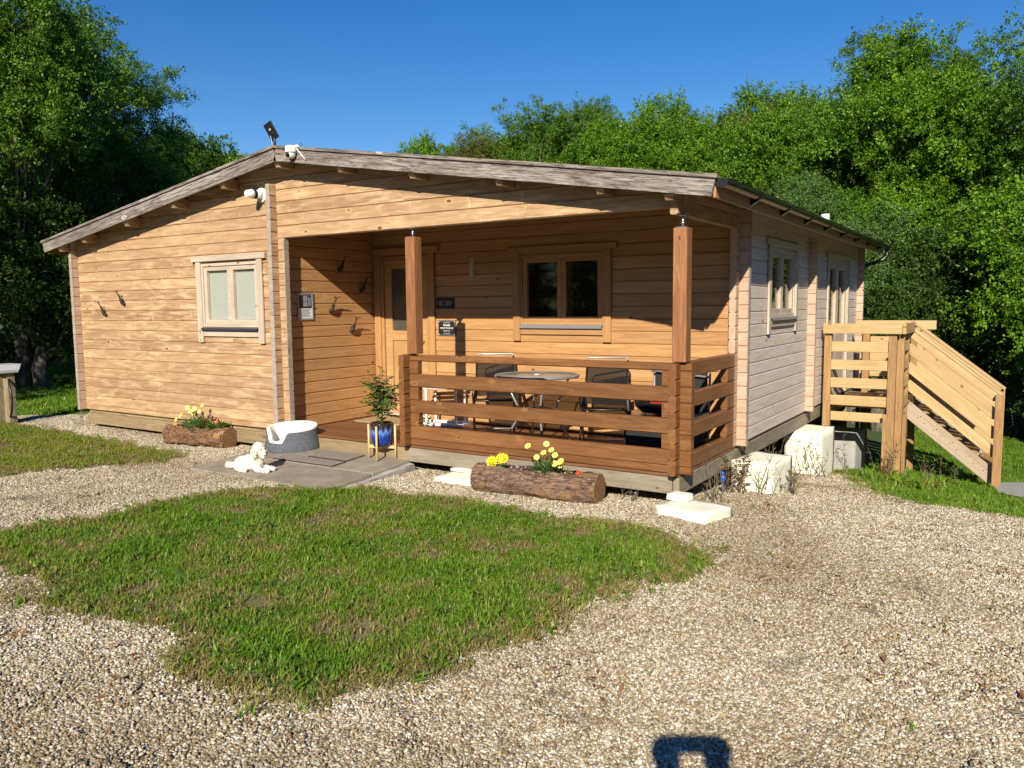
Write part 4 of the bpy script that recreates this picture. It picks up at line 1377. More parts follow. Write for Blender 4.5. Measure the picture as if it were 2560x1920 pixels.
struct(sc_.build('screws', 'iron', st), 'stuff')
for i in range(5):
    xx = X1_ + 0.12 + i * 0.22
    rb((xx + 0.06, YN + 0.115, sl(xx, -0.05) - .02), (xx + 0.06, YF + 0.06, sl(xx, -0.05) - .02), 0.23, 0.035, 'newpost', nm='tread')

# ------------------------------------------------------------------ masonry blocks
def block(label, cx, cy, z0, z1, sx, sy, rz, mat='cream', name='concrete_block', seed=0, group='blocks under the cabin'):
    bm = bmesh.new()
    bmesh.ops.create_cube(bm, size=1)
    bmesh.ops.subdivide_edges(bm, edges=bm.edges[:], cuts=6, use_grid_fill=True)
    hz = z1 - z0
    for v in bm.verts:
        p = Vector((v.co.x * sx, v.co.y * sy, v.co.z * hz))
        # soften the corners
        e = [abs(v.co.x) > .49, abs(v.co.y) > .49, abs(v.co.z) > .49]
        if sum(e) >= 2:
            for i_ in range(3):
                if e[i_]: p[i_] -= math.copysign(0.005, p[i_])
        n = mnoise.noise_vector(p * 6 + Vector((seed, 0, 0))) * 0.009 + mnoise.noise_vector(p * 22 + Vector((seed, 4, 0))) * 0.004
        v.co = p + n
    me = bpy.data.meshes.new(name); bm.to_mesh(me); bm.free()
    me.polygons.foreach_set('use_smooth', [True] * len(me.polygons))
    o = obj(name, me, mat, None, (cx, cy, (z0 + z1) / 2), (0, 0, rz))
    return tag(o, label, 'block', group)
block('flat cream painted block on the gravel below the front corner of the deck', 9.63, -0.21, -0.32, -0.200, 0.50, 0.42, -0.25, seed=1)
block('small cream stone wedged on top of the flat corner block', 9.47, -0.10, -0.199, -0.135, 0.19, 0.15, -0.2, seed=2)
block('long cream painted block under the front edge of the deck by the patio', 7.16, -0.10, -0.33, -0.225, 0.46, 0.42, 0.05, seed=3)
block('thin cream slab on the long block right under the deck beam', 7.10, 0.06, -0.224, -0.187, 0.33, 0.2, 0.02, seed=4)
block('cream painted block standing nearest the porch corner along the side wall', 9.68, 1.72, -0.55, -0.105, 0.42, 0.62, -0.1, seed=5)
block('tall cream painted block in the middle of the side wall', 9.52, 4.66, -0.95, -0.205, 0.48, 0.72, -0.05, seed=6)
block('bare grey concrete block under the landing behind the tall cream block', 9.60, 6.72, -1.25, -0.50, 0.50, 0.6, -0.1, 'concrete', seed=7)

# ------------------------------------------------------------------ log planters and flowers
def planter(label, loc, rz, ln, rad, seed, flat_end):
    t = thing('log_planter', label, 'planter', loc, rz, 'hollowed log planters')
    nu, nx = 44, 60
    rough = 0.9 if flat_end else 1.7
    bm = MB()
    vs, fs = [], []
    # outer log with a trough cut in the top; section angles leave the opening between 55 and 125 degrees
    for i in range(nx + 1):
        x = (i / nx - 0.5) * ln
        open_ = 0.10 < i / nx < 0.86
        for k in range(nu):
            a = math.radians(62) - math.radians(304) * k / (nu - 1)
            r_ = rad * (1 + rough * (0.12 * mnoise.noise(Vector((x * 4, math.cos(a) * 2 + seed, math.sin(a) * 2))) + 0.10 * mnoise.noise(Vector((x * 11, math.cos(a) * 5, math.sin(a) * 5 + seed))) + 0.06 * mnoise.noise(Vector((x * 26, math.cos(a) * 11, math.sin(a) * 11 + seed)))))
            if i == 0: r_ *= 0.9
            vs.append((x + 0.01 * mnoise.noise(Vector((a * 3, seed, i))), r_ * math.cos(a), rad * 0.92 + r_ * math.sin(a) * 0.95))
    for i in range(nx):
        for k in range(nu - 1):
            fs.append((i * nu + k, i * nu + k + 1, (i + 1) * nu + k + 1, (i + 1) * nu + k))
    bm.add(vs, fs, 0, True)
    bm.build('bark', 'log_bark' if flat_end else 'rough_bark', t)
    # end caps and end plugs closing the top
    for s_, (f0, f1) in ((-1, (0.0, 0.10)), (1, (0.86, 1.0))):
        e = MB()
        xa, xb = (f0 - .5) * ln + (0.004 if s_ < 0 else 0), (f1 - .5) * ln + (0.004 if s_ > 0 else 0)
        ring = []
        for k in range(22):
            a = 2 * PI * k / 22
            q_ = rad * (0.93 + 0.05 * mnoise.noise(Vector((math.cos(a) * 2, math.sin(a) * 2, seed + s_))))
            ring.append((xa, q_ * math.cos(a), rad * 0.92 + q_ * math.sin(a) * 0.97))
        e.prism(ring, (xb - xa, 0, 0))
        e.build('log_end', 'cut_wood' if s_ > 0 else 'log_bark', t)
    so = MB()
    n = 14
    for i in range(n):
        for j in range(4):
            def pt(a_, b_): return ((0.10 + 0.76 * a_ / n - .5) * ln, (b_ / 4 - .5) * rad * 1.35, rad * 1.42 + 0.02 * mnoise.noise(Vector((a_ * .7, b_ * .9, seed))))
            so.add([pt(i, j), pt(i + 1, j), pt(i + 1, j + 1), pt(i, j + 1)], [(0, 1, 2, 3)], 0, True)
    so.build('soil', 'soil', t)
    return t
PLR = ((8.14, -0.30, Gf(8.1, -.3) - .01), math.atan2(0.11, 1.15))
PLL = ((2.98, -0.17, Gf(3.0, -.2) - .01), math.atan2(0.13, 0.9))
planter('long hollowed log planter of yellow flowers on gravel before the porch railing', PLR[0], PLR[1], 1.26, 0.155, 3, True)
planter('rough hollowed log planter of poppies on gravel under the front window', PLL[0], PLL[1], 1.02, 0.150, 9, False)
def on_planter(pl, along, across=0.0, dz=0.22):
    (x, y, z), rz = pl
    return (x + along * math.cos(rz) - across * math.sin(rz), y + along * math.sin(rz) + across * math.cos(rz), z + dz)

def leaf_quads(mb, base, d, ln, wd, mi=0, fold=0.25):
    d = Vector(d).normalized()
    s = d.cross(Vector((0, 0, 1)))
    s = s.normalized() if s.length > 1e-3 else Vector((1, 0, 0))
    up = s.cross(d)
    b = Vector(base)
    m_ = b + d * ln * 0.5
    mb.add([b, m_ + s * wd / 2 + up * wd * fold, b + d * ln, m_ - s * wd / 2 + up * wd * fold, m_ - up * wd * .05], [(0, 4, 1), (4, 2, 1), (0, 3, 4), (4, 3, 2)], mi)

def flower_head(mb, c, d, rad, petals, mi, cmi=None, double=False):
    d = Vector(d).normalized()
    s = d.orthogonal().normalized(); t_ = d.cross(s)
    c = Vector(c)
    for lay in range(3 if double else 1):
        rl = rad * (1 - 0.27 * lay)
        for k in range(petals):
            a = 2 * PI * (k + 0.5 * lay) / petals
            a2 = PI / petals * 0.9
            e = s * math.cos(a) + t_ * math.sin(a)
            e1 = s * math.cos(a - a2) + t_ * math.sin(a - a2); e2 = s * math.cos(a + a2) + t_ * math.sin(a + a2)
            lift = d * rad * (0.25 + 0.35 * lay)
            mb.add([c, c + e1 * rl * .75 + lift * .6, c + e * rl + lift * .7, c + e2 * rl * .75 + lift * .6], [(0, 1, 2, 3)], mi)
    if cmi is not None:
        mb.ball(c + d * rad * .18, rad * 0.26, 6, 4, cmi)

def flowers(name, label, loc, cat, n_leaf, leaf_r, leaf_h, heads, petal, head_r, petals, seed, group, double=False, centre='yellow', leafmat='herb', ll=(0.05, 0.014)):
    r = random.Random(seed)
    t = thing(name, label, cat, loc, 0, group)
    fo = MB()
    for i in range(n_leaf):
        a = r.uniform(0, 2 * PI); d = leaf_r * math.sqrt(r.random()) * 0.7
        b = Vector((d * math.cos(a), d * math.sin(a), r.uniform(0, leaf_h * .7)))
        leaf_quads(fo, b, (math.cos(a) * r.uniform(.2, 1.2), math.sin(a) * r.uniform(.2, 1.2), r.uniform(.2, 1.3)), ll[0] * r.uniform(.7, 1.4), ll[1] * r.uniform(.8, 1.3))
    fo.build('foliage', leafmat, t)
    stems = MB()
    for (hx, hy, hz) in heads:
        stems.tube([(hx * .2, hy * .2, 0), (hx * .7, hy * .7, hz * .6), (hx, hy, hz)], 0.0025, 4)
    stems.build('stems', 'stem', t)
    for (hx, hy, hz) in heads:
        h = MB()
        flower_head(h, (0, 0, 0), (r.uniform(-.3, .5), -0.9 + r.uniform(-.3, .3), r.uniform(.3, 1.0)), head_r * r.uniform(.85, 1.15), petals, 0, 1, double)
        h.build('flower', [petal, centre], t, (hx, hy, hz))
    return t
gA = 'flowers growing in the log planters'
rnd = random.Random(4)
flowers('daisy', 'tall yellow daisies in the middle of the long planter', on_planter(PLR, 0.10), 'flower', 260, 0.17, 0.16,
        [(-0.19, 0, .26), (0.02, -.02, .30), (0.05, .02, .24), (-.02, 0, .21), (-.08, -.03, .17), (.10, 0, .20), (.12, -.04, .13), (.17, -.02, .15), (.14, .02, .11)], 'pale_yellow', 0.036, 9, 1, gA)
flowers('marigold', 'pair of bright yellow pompom marigolds at the left end of the long planter', on_planter(PLR, -0.40), 'flower', 70, 0.10, 0.08,
        [(-0.05, -.03, .09), (0.05, .03, .12), (0.00, .05, .11)], 'yellow', 0.055, 12, 2, gA, True)
flowers('pansy', 'small purple pansies between the marigolds and the daisies', on_planter(PLR, -0.18), 'flower', 40, 0.09, 0.04,
        [(-.06, -.03, .05), (0, -.02, .06), (.05, -.03, .04), (.08, 0, .06)], 'purple', 0.026, 5, 3, gA)
flowers('small_marigold', 'single rust red marigold at the right of the long planter', on_planter(PLR, 0.44), 'flower', 18, 0.05, 0.03,
        [(0, -.02, .055)], 'rust_red', 0.028, 9, 4, gA, True, 'orange')
flowers('low_pansy', 'sparse low purple flowers behind the rust red marigold', on_planter(PLR, 0.30, 0.02), 'flower', 20, 0.06, 0.03, [(0, -.02, .04), (.05, 0, .045)], 'purple', 0.022, 5, 14, gA)
flowers('poppy', 'pale yellow poppies standing tall in the rough planter under the window', on_planter(PLL, -0.05), 'flower', 330, 0.21, 0.17,
        [(-.42, 0, .10), (-.31, 0, .17), (-.16, 0, .28), (-.08, -.02, .235), (-.04, .02, .275), (-.05, 0, .21), (-.02, -.03, .24), (.08, 0, .24), (.12, .02, .32)], 'pale_yellow', 0.034, 6, 5, gA)
flowers('orange_pansy', 'orange flower at the left end of the rough planter', on_planter(PLL, -0.40), 'flower', 14, 0.05, 0.03, [(0.02, -.03, .05), (-.02, 0, .04)], 'orange', 0.028, 6, 6, gA)
flowers('heuchera', 'dark leaved plant behind the poppies in the rough planter', on_planter(PLL, 0.17, 0.03), 'plant', 60, 0.08, 0.2, [(0, 0, .2), (.04, 0, .16)], 'purple', 0.022, 5, 7, gA, False, 'purple', 'dead_leaf', (0.05, 0.03))
flowers('primula', 'coral pink primula with broad green leaves at the right of the rough planter', on_planter(PLL, 0.32), 'flower', 60, 0.12, 0.07,
        [(-.03, -.02, .11), (0, 0, .15), (.03, -.02, .13), (-.02, 0, .09), (.0, -.03, .06)], 'coral', 0.026, 7, 8, gA, False, 'coral', 'herb', (0.10, 0.05))

# ------------------------------------------------------------------ fuchsia in blue pot on a wooden stand
sx, sy = 6.02, -0.055
stn = thing('plant_stand', 'pale wooden four legged plant stand on the patio by the railing', 'plant stand', (sx, sy, ZPf(sy) + 0.004), 0.35)
for a_ in range(4):
    an = a_ * PI / 2
    MB().tube([(0.155 * math.cos(an), 0.155 * math.sin(an), 0), (0.155 * math.cos(an), 0.155 * math.sin(an), 0.37)], 0.0125, 10).build('leg', 'stand_wood', stn)
for an in (0, PI / 2):
    MB().bar((-0.145 * math.cos(an), -0.145 * math.sin(an), 0.125 + an * .0), (0.145 * math.cos(an), 0.145 * math.sin(an), 0.125), 0.024, 0.03 - .002 * an).build('cross_bar', 'stand_wood', stn)

def pot_mat():
    m, nt, b = new_mat('blue_drip_glaze')
    tc = N(nt, 'ShaderNodeTexCoord')
    sp_ = N(nt, 'ShaderNodeSeparateXYZ'); L(nt, tc.outputs['Object'], sp_.inputs[0])
    n1 = noise_t(nt, vmath(nt, 'MULTIPLY', tc.outputs['Object'], (38, 38, 3)), 1, 3)
    zz_ = math_(nt, 'ADD', math_(nt, 'MULTIPLY', sp_.outputs[2], 4.2), math_(nt, 'MULTIPLY', math_(nt, 'SUBTRACT', n1, 0.5), 0.9))
    c = ramp(nt, zz_, [(0.05, (0.006, 0.02, 0.16)), (0.40, (0.008, 0.032, 0.24)), (0.52, (0.03, 0.10, 0.42)), (0.66, (0.15, 0.28, 0.58)), (0.74, (0.03, 0.05, 0.22)), (0.86, (0.03, 0.018, 0.014))])
    L(nt, c, b.inputs['Base Color'])
    b.inputs['Roughness'].default_value = 0.1
    b.inputs['Coat Weight'].default_value = 0.5
    return m
M['glaze'] = pot_mat()
pot = thing('plant_pot', 'glossy blue glazed plant pot held in the wooden stand', 'pot', (sx, sy, ZP + 0.148), 0)
MB().lathe([(0.0, 0), (0.10, 0.0), (0.108, 0.012), (0.121, 0.08), (0.125, 0.20), (0.128, 0.215), (0.132, 0.235), (0.130, 0.25), (0.116, 0.25), (0.112, 0.21), (0.0, 0.212)], 28).build('pot_body', 'glaze', pot)
MB().lathe([(0.0, 0.22), (0.06, 0.222), (0.113, 0.213)], 16).build('soil', 'soil', pot)
fu = thing('fuchsia', 'bushy fuchsia with pink flowers growing in the blue pot', 'plant', (sx, sy, ZP + 0.36), 0)
rf = random.Random(5)
stm = MB(); fol = MB()
tips = []
stm.tube([(0, 0, 0), (0.01, 0, 0.12), (-0.01, 0.0, 0.28), (0.0, 0, 0.42)], [0.010, 0.009, 0.008, 0.006], 6)
for i in range(54):
    a = rf.uniform(0, 2 * PI); z0_ = rf.uniform(0.12, 0.42)
    ln = rf.uniform(0.16, 0.36)
    el = rf.uniform(-0.25, 1.25)
    d = Vector((math.cos(a) * math.cos(el), math.sin(a) * math.cos(el), math.sin(el)))
    p0 = Vector((0, 0, z0_)); p1 = p0 + d * ln * .6; p2 = p0 + d * ln + Vector((0, 0, -0.03))
    stm.tube([p0, p1, p2], [0.0035, 0.0025, 0.0015], 4)
    tips.append(p2)
    for k in range(16):
        f = 0.25 + 0.75 * (k / 15)
        b = p0.lerp(p1, f * 1.5) if f < 0.66 else p1.lerp(p2, (f - .66) * 3)
        aa = rf.uniform(0, 2 * PI)
        leaf_quads(fol, b, (math.cos(aa), math.sin(aa), rf.uniform(-.6, .5)), rf.uniform(.042, .078), rf.uniform(.026, .042))
for i in range(14):
    aa = rf.uniform(0, 2 * PI)
    leaf_quads(fol, (0, 0, rf.uniform(.02, .12)), (math.cos(aa), math.sin(aa), .3), rf.uniform(.05, .08), .035)
for i in range(10):
    aa = rf.uniform(0, 2 * PI)
    leaf_quads(fol, (0.09 * math.cos(aa), .09 * math.sin(aa), 0.01), (math.cos(aa), math.sin(aa), -.2), .06, .02)
stm.build('stem', 'stem', fu); fol.build('foliage', 'fuchsia_leaf', fu)
for i, p in enumerate(sorted(tips, key=lambda p: -p.x - p.z)[:16]):
    h = MB()
    for k in range(4):
        aa = k * PI / 2 + i
        leaf_quads(h, (0, 0, 0), (math.cos(aa), math.sin(aa), -.5), 0.026, 0.012)
    h.ball((0, 0, -0.012), 0.009, 6, 4)
    h.build('flower', 'pink', fu, p)

# ------------------------------------------------------------------ porch furniture
tb = thing('patio_table', 'round frosted glass patio table with grey metal rim on the porch', 'table', (7.50, 0.80, 0.0), 0.3)
MB().lathe([(0.0, 0.738), (0.435, 0.738), (0.435, 0.744), (0.0, 0.744)], 40).build('table_top', 'frosted', tb)
MB().lathe([(0.432, 0.722), (0.458, 0.722), (0.462, 0.735), (0.458, 0.750), (0.432, 0.750), (0.432, 0.722)], 40).build('rim', 'silver', tb)
MB().lathe([(0.0, 0.746), (0.03, 0.746), (0.032, 0.752), (0.0, 0.754)], 14).build('hole_cap', 'white', tb)
for k in range(4):
    a = k * PI / 2 + .4
    MB().tube([(0.36 * math.cos(a), .36 * math.sin(a), 0.725), (.22 * math.cos(a), .22 * math.sin(a), 0.42), (.20 * math.cos(a), .20 * math.sin(a), .30), (.38 * math.cos(a), .38 * math.sin(a), 0.0)], 0.0125, 8).build('leg', 'silver', tb)
MB().tube([(0.21 * math.cos(a * .2), .21 * math.sin(a * .2), 0.36) for a in range(33)], 0.009, 6).build('ring', 'steel', tb)

def chair(label, x, y, rz):
    t = thing('folding_chair', label, 'chair', (x, y, 0), rz, 'folding chairs on the porch')
    w = 0.25
    # local: faces -Y, back at +Y
    for s_ in (-1, 1):
        MB().tube([(s_ * w, 0.26, 0.0), (s_ * w, -0.02, 0.42), (s_ * w, -0.24, 0.64)], 0.0105, 8).build('leg', 'silver', t)
        MB().tube([(s_ * (w - .02), -0.28, 0.0), (s_ * (w - .02), -0.04, 0.40), (s_ * (w - .02), 0.10, 0.62)], 0.0115, 8).build('leg', 'black', t)
        MB().box((s_ * w - .022, -0.27, 0.63), (s_ * w + .022, 0.18, 0.655), 0, .008).build('armrest', 'black', t)
    for s_ in (-1, 1):
        MB().tube([(s_ * (w - .03), 0.05, 0.41), (s_ * (w - .03), 0.20, 0.66), (s_ * (w - .03), 0.335, 0.885)], 0.012, 8).build('back_post', 'black', t)
    MB().tube([(-w + .03, 0.335, 0.885), (-w + .05, 0.355, 0.915), (w - .05, 0.355, 0.915), (w - .03, 0.335, 0.885)], 0.0095, 8).build('top_bar', 'silver', t)
    MB().tube([(-w + .03, 0.10, 0.40), (-w + .03, -0.24, 0.43), (-w + .06, -0.27, 0.42), (w - .06, -0.27, 0.42), (w - .03, -0.24, 0.43), (w - .03, 0.10, 0.40)], 0.011, 8).build('seat_frame', 'black', t)
    b = MB()
    b.add([(-w + .03, 0.06, 0.44), (w - .03, 0.06, 0.44), (w - .03, 0.325, 0.87), (-w + .03, 0.325, 0.87)], [(0, 1, 2, 3)])
    b.build('back_sling', 'textilene', t)
    s = MB()
    s.add([(-w + .03, 0.07, 0.405), (w - .03, 0.07, 0.405), (w - .03, -0.1, 0.392), (-w + .03, -0.1, 0.392), (w - .03, -0.25, 0.432), (-w + .03, -0.25, 0.432)], [(0, 1, 2, 3), (3, 2, 4, 5)])
    s.build('seat_sling', 'textilene', t)
    for yy, zz_ in ((-0.28, 0.02), (0.255, 0.02)):
        MB().tube([(-w + .01, yy, zz_), (w - .01, yy, zz_)], 0.009, 6).build('foot_bar', 'silver', t)
    return t
chair('black mesh folding chair to the left of the round table', 6.74, 1.10, 0.55)
chair('black mesh folding chair to the right of the round table', 8.22, 0.98, 0.35)
rk = thing('white_rack', 'low white slatted rack standing by the porch wall near the door', 'rack', (5.80, 1.40, 0.0), 0.15)
for px, py in ((-0.22, -.12), (0.20, -.12), (-0.22, .12), (0.20, .12)):
    MB().box((px - .014, py - .014, 0.03), (px + .014, py + .014, 0.46), 0, .004).build('leg', 'white_paint', rk)
for py in (-.13, .13):
    MB().box((-0.31, py - .03, 0), (0.30, py + .03, 0.032), 0, .004).build('foot', 'white_paint', rk)
for kk in range(3):
    MB().box((-0.29, -.12 + kk * .1 - .022, 0.46), (0.26, -.12 + kk * .1 + .03, 0.48), 0, .004).build('top_slat', 'white_paint', rk)
cv = thing('bent_foot_frame', 'loose curved silver tube frame lying on the porch boards by the railing post', 'frame', (6.02, 0.72, 0.0), 0.1)
MB().tube([(-0.25, 0, 0.012), (-0.25, 0, .08), (-.2, 0, .11), (-.05, 0.0, .10), (.12, 0, 0.05), (.22, 0, 0.012)], 0.014, 8).build('tube', 'silver', cv)
bq = thing('barbecue', 'black gas barbecue with silver rim and red trim in the porch corner', 'barbecue', (8.98, 0.72, 0.0), 0.0)
MB().box((-0.30, -.22, 0.03), (0.30, .22, 0.33), 0, .01).build('cabinet', 'black_matt', bq)
for s_ in (-1, 1):
    MB().box((s_ * .28 - .02, -.21, 0.33), (s_ * .28 + .02, -.17, 0.46), 0, .003).build('leg', 'black', bq)
    MB().box((s_ * .28 - .02, .17, 0.33), (s_ * .28 + .02, .21, 0.46), 0, .003).build('leg', 'black', bq)
MB().box((-.37, -.27, 0.40), (.37, .27, 0.425), 0, .006).build('shelf_rim', 'steel', bq)
MB().lathe([(0.05, .43), (.22, .45), (.27, .50), (.285, .56), (.28, .57), (0, .57)], 24).build('bowl', 'black_gloss', bq)
MB().box((-.02, -.285, .553), (.25, -.268, .573), 0, .004).build('trim', 'red', bq)
MB().lathe([(.285, .575), (.24, .60), (.12, .615), (0.0, .62)], 24).build('lid', 'black_gloss', bq)
MB().tube([(-.12, -.20, .585), (-.12, -.25, .60), (.12, -.25, .60), (.12, -.2, .585)], 0.008, 8).build('handle', 'steel', bq)
ch3 = thing('folded_chair', 'folded black recliner chair leaning behind the barbecue on the porch', 'chair', (8.95, 1.28, 0.0), 0.1)
MB().box((-.27, -.02, .12), (.27, .02, .86), 0, .01).build('sling', 'black_matt', ch3)
for s_ in (-1, 1):
    MB().tube([(s_ * .29, -.03, 0), (s_ * .29, 0, .45), (s_ * .29, .03, .82)], 0.012, 8).build('leg', 'silver', ch3)
MB().tube([(-.3, -.05, .80), (-.1, -.07, .79), (.3, -.05, .75)], 0.011, 8).build('arm_tube', 'silver', ch3)

# ------------------------------------------------------------------ things on the walls
def hook(label, loc, rz, flip=1):
    """cast iron whale hook; local -Y points away from the wall, X along the wall"""
    t = MB()
    f = flip
    t.tube([(0.035 * f, -0.012, -0.10), (0.03 * f, -0.03, -0.085), (0.015 * f, -0.045, -0.05), (0.005 * f, -0.055, 0.0), (0.0, -0.075, 0.045), (-.005 * f, -0.095, 0.07)], [0.014, 0.026, 0.022, 0.013, 0.008, 0.006], 10)
    t.ball((0.035 * f, -0.02, -0.092), (0.03, 0.024, 0.024), 8, 6)
    for s_ in (-1, 1):
        t.prism([(0, -.095, .072), (s_ * .028, -.118, .082), (s_ * .062, -.115, .086), (s_ * .035, -.095, .076)], (0, 0.0, 0.007))
    t.prism([(.02 * f, -.05, -.03), (.05 * f, -.075, -.01), (.06 * f, -.075, -.006), (.032 * f, -.045, -.055)], (0, 0, .008))
    o = t.build('whale_hook', 'iron', None, loc, (0, 0, rz))
    return tag(o, label, 'hook', 'whale tail wall hooks')
hook('upper of two dark whale tail hooks on the sunlit front wall', (1.17, 0, 1.66), 0)
hook('lower left whale tail hook of the pair on the sunlit front wall', (0.70, 0, 1.51), 0)
XI = XC + T
hook('topmost whale tail hook in the shade on the porch side wall', (XI, 1.015, 2.06), PI / 2, -1)
hook('shaded whale tail hook beside the door frame on the porch side wall', (XI, 1.41, 1.80), PI / 2, -1)
hook('whale tail hook right of the notice frame on the porch side wall', (XI, 0.835, 1.535), PI / 2, -1)
hook('lowest whale tail hook on the sunlit part of the porch side wall', (XI, 1.20, 1.27), PI / 2, -1)

nf = thing('notice_frame', 'small silver framed notice with dark picture on the porch side wall', 'frame', (XI + 0.002, 0.39, 1.505), PI / 2)
f = MB()
for a_, b_ in (((-.128, -.012, -.168), (-.106, 0, .168)), ((.106, -.012, -.168), (.128, 0, .168)), ((-.106, -.0115, .146), (.106, 0, .168)), ((-.106, -.0115, -.168), (.106, 0, -.146))):
    f.box(a_, b_, 0, .002)
f.build('frame', 'silver', nf)
MB().box((-.107, -.006, -.147), (.107, -.001, .147)).build('paper', 'print_white', nf)
pm = MB(); pm.box((-.10, -.008, -.02), (.10, -.0062, .138)); pm.build('dark_picture', 'print_dark', nf)
pm = MB()
pm.box((-.035, -.0095, .0), (-.004, -.0082, .06)); pm.box((.002, -.0095, .0), (.03, -.0082, .06)); pm.box((-.035, -.0095, .066), (-.004, -.0082, .13)); pm.box((.002, -.0095, .066), (.03, -.0082, .13))
pm.box((.045, -.0095, -.005), (.06, -.0082, .12)); pm.box((.07, -.0095, .01), (.085, -.0082, .115))
pm.build('picture_panes', 'print_grey', nf)
pm = MB()
for k in range(8):
    pm.box((-.09 + .01 * (k % 2), -.0080, -.038 - k * .0125), (.085 - .02 * ((k * 7) % 3), -.0065, -.034 - k * .0125))
pm.build('text_lines', 'print_grey', nf)

def text(body, size, loc, mat, parent, off=0.0, sx=1.0, rot=(PI / 2, 0, 0)):
    cu = bpy.data.curves.new('lettering', 'FONT')
    cu.body = body; cu.size = size; cu.align_x = 'CENTER'; cu.align_y = 'CENTER'; cu.extrude = 0.0006; cu.offset = off
    cu.resolution_u = 2
    cu.materials.append(M[mat])
    o = bpy.data.objects.new('lettering', cu)
    COL.objects.link(o)
    me = bpy.data.meshes.new_from_object(o.evaluated_get(bpy.context.evaluated_depsgraph_get()))
    bpy.data.objects.remove(o)
    if not me.materials: me.materials.append(M[mat])
    o = bpy.data.objects.new('lettering', me)
    COL.objects.link(o); o.location = loc; o.rotation_euler = rot; o.scale = (sx, 1, 1); o.parent = parent
    return o
ac = thing('slate_name_sign', 'dark slate house name sign reading ACORN on the shaded porch wall', 'sign', (5.632, D - 0.001, 1.532))
MB().obox((0, -0.008, 0), (0.285, 0.014, 0.135), None, 0, .003).build('plate', 'slate', ac)
lt = MB()
def stroke(pts, w=0.0042):
    for p, q_ in zip(pts, pts[1:]):
        lt.bar((p[0], -0.0165, p[1]), (q_[0], -0.0165, q_[1]), 0.0016, w, 0, (0, 0, 1) if abs(p[0] - q_[0]) > 1e-4 else (1, 0, 0))
hh = 0.032
def arc(cx, cz, rx, rz_, a0, a1, n=12):
    return [(cx + rx * math.cos(math.radians(a0 + (a1 - a0) * i / n)), cz + rz_ * math.sin(math.radians(a0 + (a1 - a0) * i / n))) for i in range(n + 1)]
stroke([(-.092, -hh), (-.076, hh), (-.060, -hh)]); stroke([(-.088, -.014), (-.064, -.014)]); stroke([(-.080, -hh), (-.076, .008), (-.070, -hh)], .003)
stroke(arc(-.034, 0, .018, hh, 55, 305))
stroke(arc(.006, 0, .018, hh, 0, 360, 18))
stroke([(.034, -hh), (.034, hh)]); stroke([(.034, hh)] + arc(.044, .014, .014, .018, 90, -90) + [(.034, -.004)]); stroke([(.042, -.004), (.060, -hh)])
stroke([(.070, -hh), (.070, hh), (.094, -hh), (.094, hh)])
for s_ in (-1, 1):
    lt.bar((s_ * .118 - .004, -.0165, 0), (s_ * .118 + .004, -.0165, 0), .0016, .006)
lt.build('lettering', 'letter', ac)
ps = thing('shoes_sign', 'black enamel sign asking to remove shoes beside the front door', 'sign', (5.652, D - 0.001, 1.212))
MB().obox((0, -0.006, 0), (0.285, 0.010, 0.20), None, 0, .003).build('plate', 'slate', ps)
bd = MB()
for a_, b_ in (((-.135, -.0125, .0885), (.135, -.0112, .0915)), ((-.135, -.0125, -.0915), (.135, -.0112, -.0885)), ((-.135, -.0125, -.0885), (-.132, -.0112, .0885)), ((.132, -.0125, -.0885), (.135, -.0112, .0885))):
    bd.box(a_, b_)
for sx_ in (-1, 1):
    for sz_ in (-1, 1):
        bd.prism([(sx_ * .132, -.0126, sz_ * .0885), (sx_ * .112, -.0126, sz_ * .0885), (sx_ * .132, -.0126, sz_ * .0685)], (0, .0012, 0))
for sz_ in (-1, 1):
    for k in range(9):
        xx = (k - 4) * .013
        bd.box((xx - .0055, -.0125, sz_ * (.068 + .001 * (4 - abs(k - 4))) - .0025), (xx + .0055, -.0112, sz_ * (.068 + .001 * (4 - abs(k - 4))) + .0022 + .0008 * (4 - abs(k - 4))))
bd.build('border', 'letter', ps)
text('PLEASE', 0.036, (0, -.0118, .036), 'letter_white', ps, 0.0004)
text('REMOVE YOUR SHOES', 0.033, (0.0, -.0118, -.002), 'letter_white', ps, 0.0, 0.62)
text('THANK YOU', 0.019, (0, -.0118, -.038), 'letter_white', ps, 0.0)
th = thing('thermometer', 'tall tan wall thermometer plaque between the door and the porch window', 'thermometer', (6.06, D - 0.001, 1.955))
pl = []
for k in range(9): pl.append((.040 * math.cos(PI * k / 8), -.002, .105 + .034 * math.sin(PI * k / 8)))
for k in range(9): pl.append((-.040 * math.cos(PI * k / 8), -.002, -.105 - .034 * math.sin(PI * k / 8)))
MB().prism(pl, (0, -.010, 0)).build('plaque', 'brass', th)
MB().tube([(0, -.016, -.10), (0, -.016, .09)], .004, 6).build('glass_tube', 'white', th)
MB().ball((0, -.016, -.105), .007, 8, 6).build('bulb', 'red', th)
q_ = MB()
for k in range(12): q_.box((.010, -.0128, -.08 + k * .014), (.026, -.0118, -.0785 + k * .014))
q_.build('scale_marks', 'black', th)

